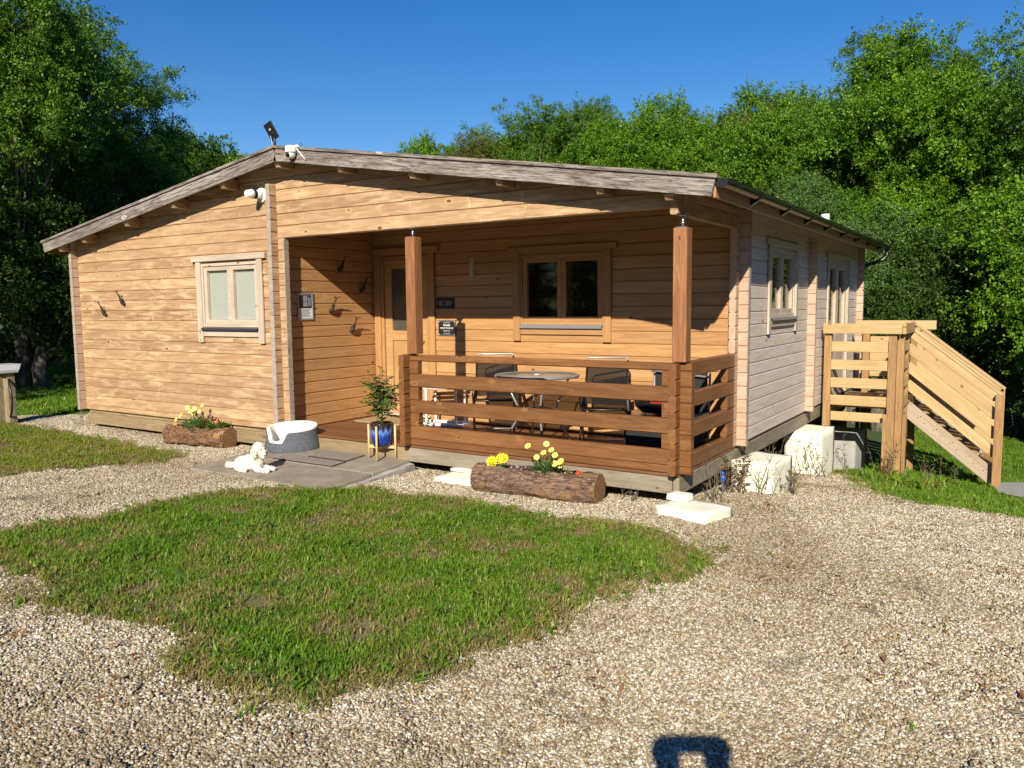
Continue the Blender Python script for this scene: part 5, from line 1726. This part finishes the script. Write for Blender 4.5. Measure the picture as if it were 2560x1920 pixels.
# boiler flue on the gable
fl = thing('boiler_flue', 'white plastic boiler flue sticking out below the gable verge', 'flue', (4.165, -0.001, 2.835))
MB().tube([(0, 0, 0), (0, -.022, 0)], 0.085, 24).build('wall_plate', 'white', fl)
MB().tube([(0, -.02, 0), (0, -.10, 0)], 0.052, 20).build('collar', 'white', fl)
g_ = MB()
for k in range(16):
    a = 2 * PI * k / 16
    g_.bar((.046 * math.cos(a), -.10, .046 * math.sin(a)), (.046 * math.cos(a), -.145, .046 * math.sin(a)), .006, .012, 0, (math.cos(a), 0, math.sin(a)))
g_.tube([(0, -.10, 0), (0, -.145, 0)], .032, 12)
g_.build('louvre', 'black_matt', fl)
MB().tube([(0, -.145, 0), (0, -.165, 0.0), (0, -.235, -.004)], [0.053, .053, .036], 20).build('nozzle', 'white', fl)

# security camera on the bargeboard
sc = thing('security_camera', 'white dome security camera with aerial on the bargeboard near the ridge', 'camera', (5.03, -0.315, 3.20))
MB().lathe([(0, .062), (.055, .062), (.062, .055), (.064, .0), (.062, -.012), (.0, -.012)], 24).build('housing', 'white', sc)
MB().ball((0, 0, -.022), (.052, .052, .052), 16, 10).build('dome', 'white', sc)
MB().ball((-.006, -.035, -.035), .030, 12, 8).build('lens', 'black_gloss', sc)
MB().tube([(.03, .0, .05), (.085, .02, .055), (.09, .045, .05)], .016, 8).build('bracket', 'white', sc)
MB().tube([(.075, .01, .03), (.19, .025, -.10)], [.008, .006], 8).build('aerial', 'white', sc)
MB().tube([(.09, .03, .06), (.13, .03, .085), (.14, .05, .06)], .003, 5).build('cable', 'black', sc)

# solar panel on the ridge
pn = thing('solar_panel', 'small black solar panel on a short pole at the roof ridge', 'solar panel', (4.56, -0.12, 3.27))
MB().tube([(0.0, 0, 0), (-.01, 0, .14), (-.035, .0, .22)], .014, 8).build('pole', 'black', pn)
MB().obox((-0.04, 0.0, .225), (.075, .05, .05), None, 0, .005).build('clamp', 'black', pn)
R_ = Matrix.Rotation(math.radians(-20), 3, 'Y') @ Matrix.Rotation(math.radians(18), 3, 'X')
MB().obox((0, 0, 0), (.135, .016, .20), None, 0, .006).build('panel', 'black', pn, (-.035, -.02, .245), R_)
MB().obox((0, -.010, 0.02), (.028, .006, .02)).build('connector', 'letter', pn, (-.035, -.02, .245), R_)
MB().tube([(-.035, -.035, .19), (-.015, -.03, .10), (0.0, -.02, .0)], .004, 5).build('cable', 'letter', pn)
# flue pipe on the far roof
rf_ = thing('roof_flue', 'short white flue pipe standing on the rear of the roof', 'flue', (9.05, 7.60, roof_z(9.05) - 0.02))
MB().lathe([(0.0, .36), (.064, .36), (.068, .35), (.068, 0)], 20).build('pipe', 'white', rf_)

# ------------------------------------------------------------------ dog bed and dog
db = thing('dog_bed', 'oval grey woven dog bed lined with white fleece on the patio', 'dog bed', (4.60, -0.02, ZP + 0.002), math.radians(30))
db.location = (4.66, -0.10, ZPf(-0.10) + 0.003)
db.rotation_euler = (TILT, 0, math.radians(30))
def ring(rx, ry, z, dipf, n=44):
    out = []
    for k in range(n):
        a = 2 * PI * k / n
        out.append((rx * math.cos(a), ry * math.sin(a), z(a) if callable(z) else z))
    return out
dipc = math.radians(238)
def rim_z(a):
    d = abs((a - dipc + PI) % (2 * PI) - PI)
    t_ = max(0.0, min(1.0, (d - 0.34) / 0.30))
    t_ = t_ * t_ * (3 - 2 * t_)
    return 0.125 + 0.135 * t_ + 0.015 * math.sin(a + .6)
n = 64
def skin(rings, mi, smooth=True):
    mb = MB()
    vs = [p for rg in rings for p in rg]; nn = len(rings[0])
    fs = [(i * nn + k, i * nn + (k + 1) % nn, (i + 1) * nn + (k + 1) % nn, (i + 1) * nn + k) for i in range(len(rings) - 1) for k in range(nn)]
    mb.add(vs, fs, mi, smooth)
    return mb
RX, RY = 0.325, 0.255
rings = [ring(RX + .0, RY + .0, 0.0, 0, n), ring(RX + .005, RY + .005, 0.05, 0, n)]
for f_ in (0.4, 0.7, 0.94):
    rings.append([((RX + .002 - .025 * f_) * math.cos(2 * PI * k / n), (RY + .002 - .025 * f_) * math.sin(2 * PI * k / n), rim_z(2 * PI * k / n) * f_) for k in range(n)])
skin(rings, 0).build('outer_wall', 'denim', db)
rings = []
for off, dz in ((-.026, -.016), (-.024, .004), (-.034, .014), (-.058, .012), (-.072, -.01), (-.09, -.06)):
    rings.append([((RX + off) * math.cos(2 * PI * k / n), (RY + off) * math.sin(2 * PI * k / n), max(0.07, rim_z(2 * PI * k / n) + dz)) for k in range(n)])
rings.append(ring(RX - .10, RY - .10, 0.075, 0, n)); rings.append(ring(RX - .2, RY - .2, 0.09, 0, n)); rings.append(ring(.01, .01, 0.095, 0, n))
skin(rings, 0).build('fleece_lining', 'fleece', db)

def capsule_chain(mb, pts, rad, n=12):
    for (p, r_) in zip(pts, rad):
        mb.ball(p, r_, n, 8)
    for i in range(len(pts) - 1):
        mb.tube([pts[i], pts[i + 1]], [rad[i], rad[i + 1]], n)

dog = thing('dog', 'small fluffy white dog lying on the patio beside the grey bed', 'dog', (4.98, -1.02, ZPf(-1.02)), math.radians(8))
dog.rotation_euler = (TILT, 0, math.radians(8))
dog.scale = (0.76, 0.76, 0.74)
dog.location = (5.05, -1.02, ZPf(-1.02))
d = MB()
# local +X forward. lying on its belly, chest up, front paws stretched forward, tail behind
d.ball((-0.17, 0.0, 0.095), (0.135, 0.115, 0.10), 18, 12)
d.ball((-0.04, 0.0, 0.115), (0.15, 0.105, 0.115), 18, 12)
d.ball((0.08, 0.0, 0.135), (0.105, 0.095, 0.125), 18, 12)
capsule_chain(d, [(0.09, 0, 0.19), (0.12, 0, 0.25)], [0.085, 0.075])
for s_ in (-1, 1):
    capsule_chain(d, [(0.09, s_ * .065, 0.09), (0.15, s_ * .075, 0.045), (0.27, s_ * .06, 0.034), (0.315, s_ * .055, 0.030)], [0.05, 0.04, 0.034, 0.034])
    d.ball((-0.16, s_ * .09, 0.075), (0.095, 0.06, 0.075), 14, 10)
    capsule_chain(d, [(-0.12, s_ * .125, 0.035), (-.02, s_ * .13, 0.027)], [0.034, 0.028])
capsule_chain(d, [(-0.28, 0.0, 0.07), (-0.34, -.02, 0.055), (-0.41, -.03, 0.06), (-.43, -.02, .085)], [0.04, 0.045, 0.04, 0.03])
# head turned a little towards the lawn
hc = Vector((0.155, -0.01, 0.325))
d.ball(hc, (0.088, 0.092, 0.088), 18, 12)
d.ball(hc + Vector((-.01, 0, .03)), (0.08, 0.085, 0.075), 18, 12)
capsule_chain(d, [hc + Vector((.05, -.01, -.03)), hc + Vector((.105, -.018, -.045))], [0.056, 0.042])
d.ball(hc + Vector((.075, -.012, -.085)), (0.045, 0.045, 0.045), 12, 8)
for s_ in (-1, 1):
    d.ball(hc + Vector((-.02, s_ * .088, -.04)), (0.042, 0.026, 0.078), 12, 10)
do_ = d.build('body', 'coat', dog)
rm = do_.modifiers.new('remesh', 'REMESH'); rm.mode = 'VOXEL'; rm.voxel_size = 0.007; rm.use_smooth_shade = True
smo = do_.modifiers.new('smooth', 'SMOOTH'); smo.iterations = 5; smo.factor = 0.6
tx = bpy.data.textures.new('fur_relief', 'CLOUDS'); tx.noise_scale = 0.022; tx.noise_depth = 2
dm = do_.modifiers.new('curls', 'DISPLACE'); dm.texture = tx; dm.strength = 0.022; dm.texture_coords = 'LOCAL'
MB().ball(hc + Vector((.148, -.025, -.03)), (.014, .018, .013), 10, 7).build('nose', 'nose', dog)
for s_ in (-1, 1):
    MB().ball(hc + Vector((.082, s_ * .036 - .006, .012)), .010, 8, 6).build('eye', 'nose', dog)
mo = MB(); mo.tube([hc + Vector((.142, -.05, -.062)), hc + Vector((.15, -.025, -.066)), hc + Vector((.145, 0.0, -.062))], .005, 6); mo.build('mouth', 'nose', dog)
# curls of fur over the coat
rg = np.random.default_rng(3)
fur = MB()
blobs = [((-0.17, 0, .095), (.14, .12, .105)), ((-.04, 0, .115), (.155, .11, .12)), ((.08, 0, .135), (.11, .10, .13)), (tuple(hc), (.095, .098, .098)), ((.26, -.06, .036), (.09, .04, .036)), ((.26, .06, .036), (.09, .04, .036)), ((-.40, -.03, .065), (.06, .05, .05)), (tuple(hc + Vector((-.02, -.09, -.04))), (.045, .03, .08)), (tuple(hc + Vector((-.02, .09, -.04))), (.045, .03, .08))]
for (c_, rad_) in blobs:
    for i in range(130):
        v = rg.normal(size=3); v /= np.linalg.norm(v)
        if c_[2] + v[2] * rad_[2] < 0.01: continue
        p = np.array(c_) + v * np.array(rad_) * 0.96
        t_ = np.cross(v, rg.normal(size=3)); t_ /= np.linalg.norm(t_)
        w_ = np.cross(v, t_) * 0.0035
        tip = p + v * 0.012 + t_ * 0.016 - np.array([0, 0, .006])
        mid = p + v * 0.010
        fur.add([p - w_, p + w_, mid + w_, mid - w_, tip], [(0, 1, 2, 3), (3, 2, 4)])
struct(fur.build('fur', 'coat', dog), 'stuff')

# ------------------------------------------------------------------ hook-up bollard at the left
hb = thing('hookup_post', 'weathered wooden power bollard with grey cap and black hose', 'bollard', (-1.50, -0.46, Gf(-1.5, -.5) - .02), 0)
for (a_, w_) in (((-0.06, 0.0), .19), ((0.10, 0.07), .10)):
    beam('post', (a_[0], a_[1], 0), (a_[0], a_[1], .83), w_ if a_[0] < 0 else .12, w_ if a_[0] < 0 else .14, 'oldpost', hb, (1, 0, 0), 0.008)
cp = MB(); cp.prism([(-.21, -.14, .83), (.21, -.14, .83), (.21, -.12, .87), (.13, -.05, .955), (-.21, -.05, .955)], (0, .30, 0)); cp.build('cap', plain('grey_plastic', (0.45, 0.46, 0.47), 0.4), hb)
MB().tube([(.15, 0.05, .74), (.20, 0.02, .70), (.28, 0.0, .56), (.315, 0.0, .40), (.28, 0, .24), (.18, 0.02, .15), (.12, 0.06, .10)], .015, 8).build('hose', 'black', hb)

# blue ornament and leafless stems by the side wall
bo = thing('garden_ornament', 'small blue bird ornament on a stake in front of the deck corner', 'ornament', (9.50, 0.98, Gf(9.5, 1.0)))
ob = MB(); ob.ball((0, 0, .17), (.028, .024, .045), 10, 8); ob.ball((0, -.012, .225), .024, 10, 8); ob.prism([(-.012, 0, .13), (.012, 0, .13), (.006, .01, .06), (-.006, .01, .06)], (0, .008, 0)); ob.build('bird', 'blue', bo)
MB().tube([(0, -.03, .22), (0, -.055, .215)], [.006, .001], 6).build('beak', 'rust_red', bo)
MB().tube([(0, 0, 0), (0, 0, .15)], .004, 5).build('stake', 'twig', bo)

def shrub(name, label, x, y, h, nst, leafy, seed, leafm='dead_leaf', spread=.12, cat='shrub'):
    r = random.Random(seed)
    t = thing(name, label, cat, (x, y, Gf(x, y) - .01), 0, 'bare shrubs along the side wall')
    s = MB(); l = MB()
    for i in range(nst):
        a = r.uniform(0, 2 * PI); b = Vector((spread * r.uniform(0, 1) * math.cos(a), spread * r.uniform(0, 1) * math.sin(a), 0))
        hh_ = h * r.uniform(.55, 1.0)
        p = [b]; dv = Vector((r.uniform(-.25, .25), r.uniform(-.25, .25), 1)).normalized()
        for k in range(4):
            dv = (dv + Vector((r.uniform(-.25, .25), r.uniform(-.25, .25), 0))).normalized()
            p.append(p[-1] + dv * hh_ / 4)
        s.tube(p, [.0045, .004, .0034, .0025, .0015], 5)
        for k in range(1, 5):
            for _ in range(2):
                a2 = r.uniform(0, 2 * PI)
                e = p[k] + Vector((math.cos(a2) * .05, math.sin(a2) * .05, r.uniform(.02, .09))) * r.uniform(.6, 1.6)
                s.tube([p[k], p[k].lerp(e, .5) + Vector((0, 0, .006)), e], [.0025, .002, .001], 4)
                for __ in range(leafy):
                    aa = r.uniform(0, 2 * PI)
                    leaf_quads(l, p[k].lerp(e, r.random()), (math.cos(aa), math.sin(aa), r.uniform(-.8, .6)), r.uniform(.025, .05), r.uniform(.014, .026))
    s.build('stems', 'twig', t)
    if l.v: l.build('leaves', leafm, t)
    return t
shrub('dead_shrub', 'dense rusty brown leaved shrub by the blue ornament', 9.56, 1.12, .42, 9, 5, 1)
shrub('bare_shrub', 'thin bare stems rising in front of the cream block nearest the porch', 9.80, 1.22, .44, 6, 0, 2)
shrub('bare_shrub', 'bare forked twigs at the deck corner left of the rusty shrub', 9.58, 0.42, .42, 7, 0, 3)
shrub('twiggy_shrub', 'low rusty leaved twigs right of the cream block nearest the porch', 10.0, 1.65, .36, 6, 2, 4)
shrub('twiggy_shrub', 'tall twigs with a few brown leaves in front of the tall cream block', 9.72, 4.05, .58, 8, 1, 5, spread=.2)
shrub('bare_shrub', 'thin bare stems left of the tall cream block', 9.60, 2.75, .55, 6, 1, 6, spread=.16)
shrub('budding_shrub', 'sparse green budding twigs in front of the grey concrete block', 9.86, 5.35, .55, 5, 1, 7, 'herb')
shrub('bramble', 'tangle of brown twigs at the foot of the landing posts', 10.42, 5.28, .52, 12, 1, 8, spread=.2)
shrub('bramble', 'low twigs under the stair flight on the grass', 10.95, 5.6, .40, 7, 0, 9, spread=.2)
shrub('sapling', 'small green leaved seedling below the stair stringer', 11.2, 6.2, .3, 3, 3, 10, 'herb')
shrub('weed', 'dry weed stalks in the gravel under the front deck edge', 8.95, -.02, .16, 4, 0, 11)
shrub('tall_weed', 'single dry stalk by the far left corner of the cabin', -0.55, 0.25, .55, 2, 0, 12, spread=.05)

# grass clumps round the stair posts
q, r = scatter_xy([(9.9, 4.6), (10.9, 4.4), (11.2, 5.8), (10.2, 5.9)], 160, 77)
rot = np.stack([r.normal(0, .15, len(q)), r.normal(0, .15, len(q)), r.uniform(0, 6.28, len(q))], 1)
struct(scatter('grass', np.column_stack([q, G(q[:, 0], q[:, 1]) - 0.02]), rot, r.uniform(1.4, 3.2, len(q)), r.integers(4, 8, len(q)), GR), 'stuff')

# ------------------------------------------------------------------ trees
def spray(seed, n=110, ln=1.0, leaf=(0.07, 0.12), asp=0.55, droop=0.25, flat=0.5):
    """a leafy branch end along +X"""
    r = np.random.default_rng(seed)
    V, F, R = [], [], []
    nt_ = 9
    twigs = [(np.zeros(3), np.array([1, 0, 0.1]), ln)]
    for i in range(nt_):
        t_ = r.uniform(0.05, .8)
        a = r.uniform(-1.2, 1.2); e = r.normal(0, .45)
        d_ = np.array([math.cos(a) * math.cos(e), math.sin(a) * math.cos(e), math.sin(e)])
        twigs.append((np.array([t_ * ln, 0, .1 * t_]), d_, ln * r.uniform(.25, .55)))
    k = 0
    for i in range(n):
        b, d_, l = twigs[r.integers(0, len(twigs))]
        f = r.uniform(.1, 1) ** .7
        p = b + d_ * l * f - np.array([0, 0, droop * (f * l) ** 2]) + r.normal(0, .03, 3)
        ax = d_ * .5 + r.normal(0, .7, 3); ax[2] -= .25; ax /= np.linalg.norm(ax)
        up = np.array([0, 0, 1]) + r.normal(0, flat, 3)
        s = np.cross(ax, up); s /= np.linalg.norm(s) + 1e-9
        up = np.cross(s, ax)
        L_ = r.uniform(*leaf); w = L_ * asp * .5
        V += [p, p + ax * L_ * .45 + s * w + up * w * .35, p + ax * L_, p + ax * L_ * .45 - s * w + up * w * .35]
        F += [(k, k + 1, k + 2), (k, k + 2, k + 3)]
        R += [r.uniform()] * 4
        k += 4
    return soup('leaf_spray', np.array(V), np.array(F), np.array(R))

KINDS = {}
for kind, mat, n_, leaf, asp in (('bright', 'leaf_bright', 160, (0.065, 0.115), 0.62), ('mid', 'leaf_mid', 150, (0.06, 0.11), 0.5), ('dark', 'leaf_dark', 130, (0.07, 0.12), 0.55),
                                 ('brown', 'leaf_brown', 130, (0.06, 0.10), 0.5), ('pale', 'leaf_pale', 150, (0.05, 0.085), 0.6)):
    KINDS[kind] = scatter_group('crown_' + kind, [source('leaf_spray', spray(hash(kind) % 0 + s if False else len(kind) * 100 + s, n_, 1.0, leaf, asp), mat) for s in range(4)])

def tree(name, label, x, y, ztop, rad, kind, seed, base=0.5, n=420, lobes=16, group='trees round the cabin', trunk_r=0.16, shape=1.0, size=(0.75, 1.25), cat='tree'):
    r = np.random.default_rng(seed)
    g = Gf(x, y)
    t = thing(name, label, cat, (x, y, g - 0.05), r.uniform(0, 6.28), group)
    H_ = ztop - g
    z0 = base; cz = (z0 + H_) / 2; hz = (H_ - z0) / 2
    # trunk and limbs
    mb = MB()
    lean = r.normal(0, .25, 2)
    tp = [Vector((0, 0, -0.1))] + [Vector((lean[0] * f * f * 2 + r.normal(0, .06), lean[1] * f * f * 2 + r.normal(0, .06), H_ * .74 * f)) for f in (.15, .35, .55, .75, 1.0)]
    mb.tube(tp, [trunk_r * 1.25, trunk_r, trunk_r * .8, trunk_r * .6, trunk_r * .38, trunk_r * .1], 9)
    C, Rl = [], []
    for i in range(lobes):
        for _ in range(30):
            v = r.uniform(-1, 1, 3)
            if .25 < np.linalg.norm(v) < 1: break
        taper = 1.0 if v[2] < .1 else 1 - .35 * shape * v[2]
        c = np.array([v[0] * rad * .66 * taper, v[1] * rad * .66 * taper, cz + v[2] * hz * .72])
        C.append(c); Rl.append(rad * r.uniform(.36, .52))
        # limb to this lobe
        f = min(.95, max(.12, (c[2] / H_) * .75))
        k = f * 5
        i0 = min(4, int(k)); s0 = tp[i0].lerp(tp[i0 + 1], k - i0)
        e0 = Vector(c); m0 = s0.lerp(e0, .55) + Vector((0, 0, -.12 * rad))
        mb.tube([s0, m0, e0], [trunk_r * .32, trunk_r * .2, trunk_r * .07], 5)
        for _ in range(3):
            vv = Vector(r.normal(size=3)).normalized() * Rl[-1] * .75
            mb.tube([e0.lerp(m0, .3), e0 + vv * .5, e0 + vv], [trunk_r * .09, trunk_r * .06, trunk_r * .025], 4)
    mb.build('trunk', 'trunk', t)
    C = np.array(C); Rl = np.array(Rl)
    pts, rots = [], []
    for i in range(n):
        j = r.integers(0, lobes)
        v = r.normal(size=3); v[2] += .35; v /= np.linalg.norm(v)
        dd = Rl[j] * (r.uniform(.55, 1.05) if r.uniform() < .8 else r.uniform(.1, .6))
        tg = Vector(np.cross(v, r.normal(size=3))); tg.normalize()
        d_ = Vector(v) * r.uniform(.1, .7) + tg * .9 + Vector((0, 0, -.15))
        p = C[j] + v * dd * np.array([1, 1, .85]) - v * .15 - np.array(tuple(d_.normalized())) * .3
        if p[2] < 0.1: p[2] = r.uniform(.1, .5)
        q_ = d_.to_track_quat('X', 'Z').to_euler()
        pts.append(p); rots.append((q_.x + r.normal(0, .3), q_.y, q_.z))
    o = scatter('crown', np.array(pts), np.array(rots), r.uniform(*size, n), r.integers(0, 4, n), KINDS[kind], t)
    struct(o, 'stuff')
    return t

TREES = [
 # name, label, x, y, top, crown radius, kind
 ('ash_tree', 'tallest tree at the left edge with yellowish leaves against the sky', -7.6, 2.9, 10.5, 3.3, 'mid'),
 ('ash_tree', 'tall left tree second from the photo edge with a rounded top', -9.9, 5.9, 10.6, 3.0, 'mid'),
 ('ash_tree', 'third tall tree from the left stepping down towards the cabin', -11.2, 8.4, 10.6, 2.8, 'mid'),
 ('ash_tree', 'fourth tall tree from the left in the wood left of the roof', -12.0, 10.4, 9.6, 2.6, 'bright'),
 ('ash_tree', 'smaller bright tree just left of the solar panel behind the roof slope', -12.9, 12.6, 9.0, 2.6, 'bright'),
 ('ash_tree', 'lowest far left wood tree meeting the roof slope below the solar panel', -14.6, 15.2, 8.6, 2.9, 'bright'),
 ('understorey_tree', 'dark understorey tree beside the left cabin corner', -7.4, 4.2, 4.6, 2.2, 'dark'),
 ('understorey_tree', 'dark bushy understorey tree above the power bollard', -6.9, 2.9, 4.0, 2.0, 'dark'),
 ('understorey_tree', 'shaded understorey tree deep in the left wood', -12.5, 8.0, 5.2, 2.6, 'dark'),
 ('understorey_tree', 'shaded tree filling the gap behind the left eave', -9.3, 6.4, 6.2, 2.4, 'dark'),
 ('distant_tree', 'far small tree peeping over the roof right of the camera dome', -12.8, 22.8, 10.0, 2.9, 'bright'),
 ('distant_tree', 'round bright tree left of the brownish tree over the roof', -10.4, 21.7, 9.8, 3.0, 'bright'),
 ('brown_leaved_tree', 'brownish thin leaved tree rising above the middle of the roof', -7.9, 21.1, 10.4, 2.9, 'brown'),
 ('distant_tree', 'green tree set back between the round bright tree and the brownish one', -9.2, 23.0, 10.3, 3.0, 'mid'),
 ('distant_tree', 'tree set back directly right of the brownish crown', -6.5, 23.2, 10.9, 3.2, 'bright'),
 ('distant_tree', 'tree set back behind the two broad oaks over the roof middle', -3.9, 24.0, 11.3, 3.3, 'mid'),
 ('distant_tree', 'tree set back behind the oaks over the lower roof slope', -1.2, 24.2, 11.0, 3.3, 'bright'),
 ('distant_tree', 'tree set back left of the thin topped brownish tree', 1.4, 23.8, 10.4, 3.2, 'mid'),
 ('distant_tree', 'tree set back between the thin topped brownish tree and the rounded sycamore', 4.6, 22.6, 10.2, 3.2, 'bright'),
 ('oak_tree', 'dense green tree right of the brownish tree over the roof', -5.2, 21.9, 10.6, 3.3, 'mid'),
 ('oak_tree', 'broad green tree over the middle of the right roof slope', -2.6, 22.2, 10.4, 3.3, 'bright'),
 ('oak_tree', 'broad bright tree over the lower right roof slope', 0.1, 22.0, 10.0, 3.2, 'bright'),
 ('oak_tree', 'bright tree left of the thin topped brownish tree', 2.4, 21.6, 9.6, 2.8, 'bright'),
 ('brown_leaved_tree', 'thin topped brownish tree in the dip of the right skyline', 3.9, 21.2, 9.3, 2.0, 'brown'),
 ('sycamore_tree', 'large rounded sycamore on the right above the eave gutter', 6.0, 19.8, 10.6, 3.5, 'bright'),
 ('sycamore_tree', 'sycamore between the rounded one and the tallest right hand tree', 7.9, 18.4, 10.5, 3.2, 'mid'),
 ('sycamore_tree', 'tallest right hand tree reaching near the top of the photo', 9.6, 17.2, 10.5, 3.4, 'bright'),
 ('sycamore_tree', 'tall tree left of the right photo edge', 11.2, 16.4, 9.9, 3.3, 'mid'),
 ('sycamore_tree', 'tall dark tree at the right photo edge', 13.2, 14.8, 9.2, 3.2, 'mid'),
 ('birch_tree', 'pale small leaved birch standing in front of the right sycamores', 6.6, 15.6, 5.6, 2.2, 'pale'),
 ('hazel_tree', 'loose hazel above the landing rail', 8.5, 14.2, 4.5, 2.0, 'pale'),
 ('hazel_tree', 'shaded hazel thicket behind the stair flight', 10.4, 14.6, 3.6, 2.0, 'dark'),
 ('sycamore_branch_tree', 'bright large leaved tree overhanging the stair foot at right', 12.6, 12.6, 4.8, 2.3, 'bright'),
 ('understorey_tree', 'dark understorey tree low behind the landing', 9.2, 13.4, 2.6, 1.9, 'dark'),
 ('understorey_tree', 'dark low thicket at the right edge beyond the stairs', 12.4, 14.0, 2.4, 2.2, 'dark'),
 ('willow_tree', 'yellowish tree showing just above the right roof slope', -1.3, 17.2, 6.4, 2.4, 'bright'),
 ('willow_tree', 'bright tree showing just above the gutter end cap', 2.6, 17.6, 6.2, 2.4, 'bright'),
]
for i, (nm, lb, x, y, zt, rd, kd) in enumerate(TREES):
    dist = math.hypot(x - CAM_POS.x, y - CAM_POS.y)
    tree(nm, lb, x, y, zt, rd, kd, 100 + i, base=0.4, n=int(640 * (rd / 2.5) ** 2 * max(1, (zt / (2 * rd)) ** .7)), lobes=max(12, int(15 * zt / (2.4 * rd))), size=(0.5, 0.9))

# the wood goes on behind and beyond as one mass; part of it stands behind the photographer
def wood_mass(name, spots, kind, seed, label=None):
    r = np.random.default_rng(seed)
    pts, rots, scl = [], [], []
    for (x, y, rad, zt) in spots:
        g = Gf(x, y)
        for i in range(int(90 * rad)):
            v = r.normal(size=3); v /= np.linalg.norm(v)
            p = np.array([x, y, g + zt * .5]) + v * np.array([rad, rad, zt * .5]) * r.uniform(.6, 1)
            p[2] = max(p[2], g + .15)
            q_ = Vector(v).to_track_quat('X', 'Z').to_euler()
            pts.append(p); rots.append(tuple(q_)); scl.append(r.uniform(1.2, 2.0))
    o = scatter(name, np.array(pts), np.array(rots), scl, r.integers(0, 4, len(pts)), KINDS[kind])
    return struct(o, 'stuff')
rw = random.Random(8)
back = [(-22 + i * 2.6, 27 + 2 * math.sin(i * 1.7), 2.6, 7.0) for i in range(17)] + [(-19, 8 + i * 3, 2.6, 6.5) for i in range(6)] + [(16 + i * 1.5, 16 + i * .6, 2.4, 7) for i in range(4)]
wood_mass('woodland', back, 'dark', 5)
front = [(-26 + i * 3.6, -38 + 3 * math.sin(i), 3.2, 7.5) for i in range(20)] + [(27, -20 + i * 4, 3.0, 7) for i in range(9)] + [(-7.6, -5.6, 2.4, 8.5), (-7.4, -9.5, 2.6, 9.5), (-10.5, -4.6, 2.8, 8.5), (-13.5, -3.5, 2.8, 8.5), (-17, -2.5, 2.8, 8.5), (-4.95, -5.2, 1.6, 8.0), (-5.6, -7.4, 2.0, 9.5)]  # rows added out of view to darken window reflections; left clumps sized to shade
wood_mass('woodland', front, 'mid', 6)

# ------------------------------------------------------------------ the photographer, whose phone and hands cast the shadow in the foreground
pg = thing('person', 'person standing in the foreground holding up a phone, seen by the shadow on the gravel', 'person', (0, 0, 0))
c0 = CAM_POS - fw * 0.012
ph = MB()
Rp = Matrix((rr, fw, uu)).transposed()
ph.obox(CAM_POS - fw * 0.014 + rr * 0.03 - uu * 0.010, (0.162, 0.009, 0.076), Rp, 0, .003)
ph.build('phone', 'black', pg)
bd = MB()
hd = Vector((fw.x, fw.y, 0)).normalized(); rt = Vector((rr.x, rr.y, 0)).normalized(); upz = Vector((0, 0, 1))
g0 = Gf(CAM_POS.x, CAM_POS.y)
pc = CAM_POS - fw * .02 + rr * .03 - uu * .008
base = CAM_POS - hd * 0.42 + rt * .04
def P3(f, r_, z): return Vector((base.x, base.y, g0)) + hd * f + rt * r_ + upz * z
bd.ball(P3(0.03, 0, 1.63), (.085, .095, .12), 14, 10)
capsule_chain(bd, [P3(0, 0, 1.44), P3(0.01, 0, 1.54)], [.06, .055])
capsule_chain(bd, [P3(0, 0, 0.95), P3(0, 0, 1.15), P3(0, 0, 1.34)], [.15, .14, .15])
for s_ in (-1, 1):
    capsule_chain(bd, [P3(0, s_ * .12, 1.36), P3(0, s_ * .19, 1.36), P3(.10, s_ * .235, 1.17), P3(.24, s_ * .20, 1.33)], [.08, .062, .046, .04])
    w_ = pc + rr * (s_ * .088) - uu * .06 - fw * .03
    capsule_chain(bd, [P3(.24, s_ * .20, 1.33), w_], [.055, .046])
    palm = pc + rr * (s_ * .100) - uu * .018 - fw * .012
    capsule_chain(bd, [w_, palm], [.048, .058])
    for k in range(4):
        q0 = palm + uu * (.018 - .018 * k) + rr * s_ * .012
        capsule_chain(bd, [q0, q0 + fw * .012 - rr * s_ * .028, q0 + fw * .010 - rr * s_ * (.052 - .004 * k)], [.012, .011, .010], 8)
    capsule_chain(bd, [palm - fw * .012, palm - fw * .02 - rr * s_ * .03 + uu * .012, palm - fw * .018 - rr * s_ * .055 + uu * .018], [.012, .010, .009], 8)
    capsule_chain(bd, [P3(0, s_ * .09, .92), P3(.02, s_ * .10, .50), P3(0, s_ * .11, .10)], [.09, .062, .045])
    capsule_chain(bd, [P3(-.03, s_ * .11, .05), P3(.15, s_ * .12, .04)], [.045, .04])
po_ = bd.build('body', 'jacket', pg)
rm = po_.modifiers.new('remesh', 'REMESH'); rm.mode = 'VOXEL'; rm.voxel_size = 0.008; rm.use_smooth_shade = True
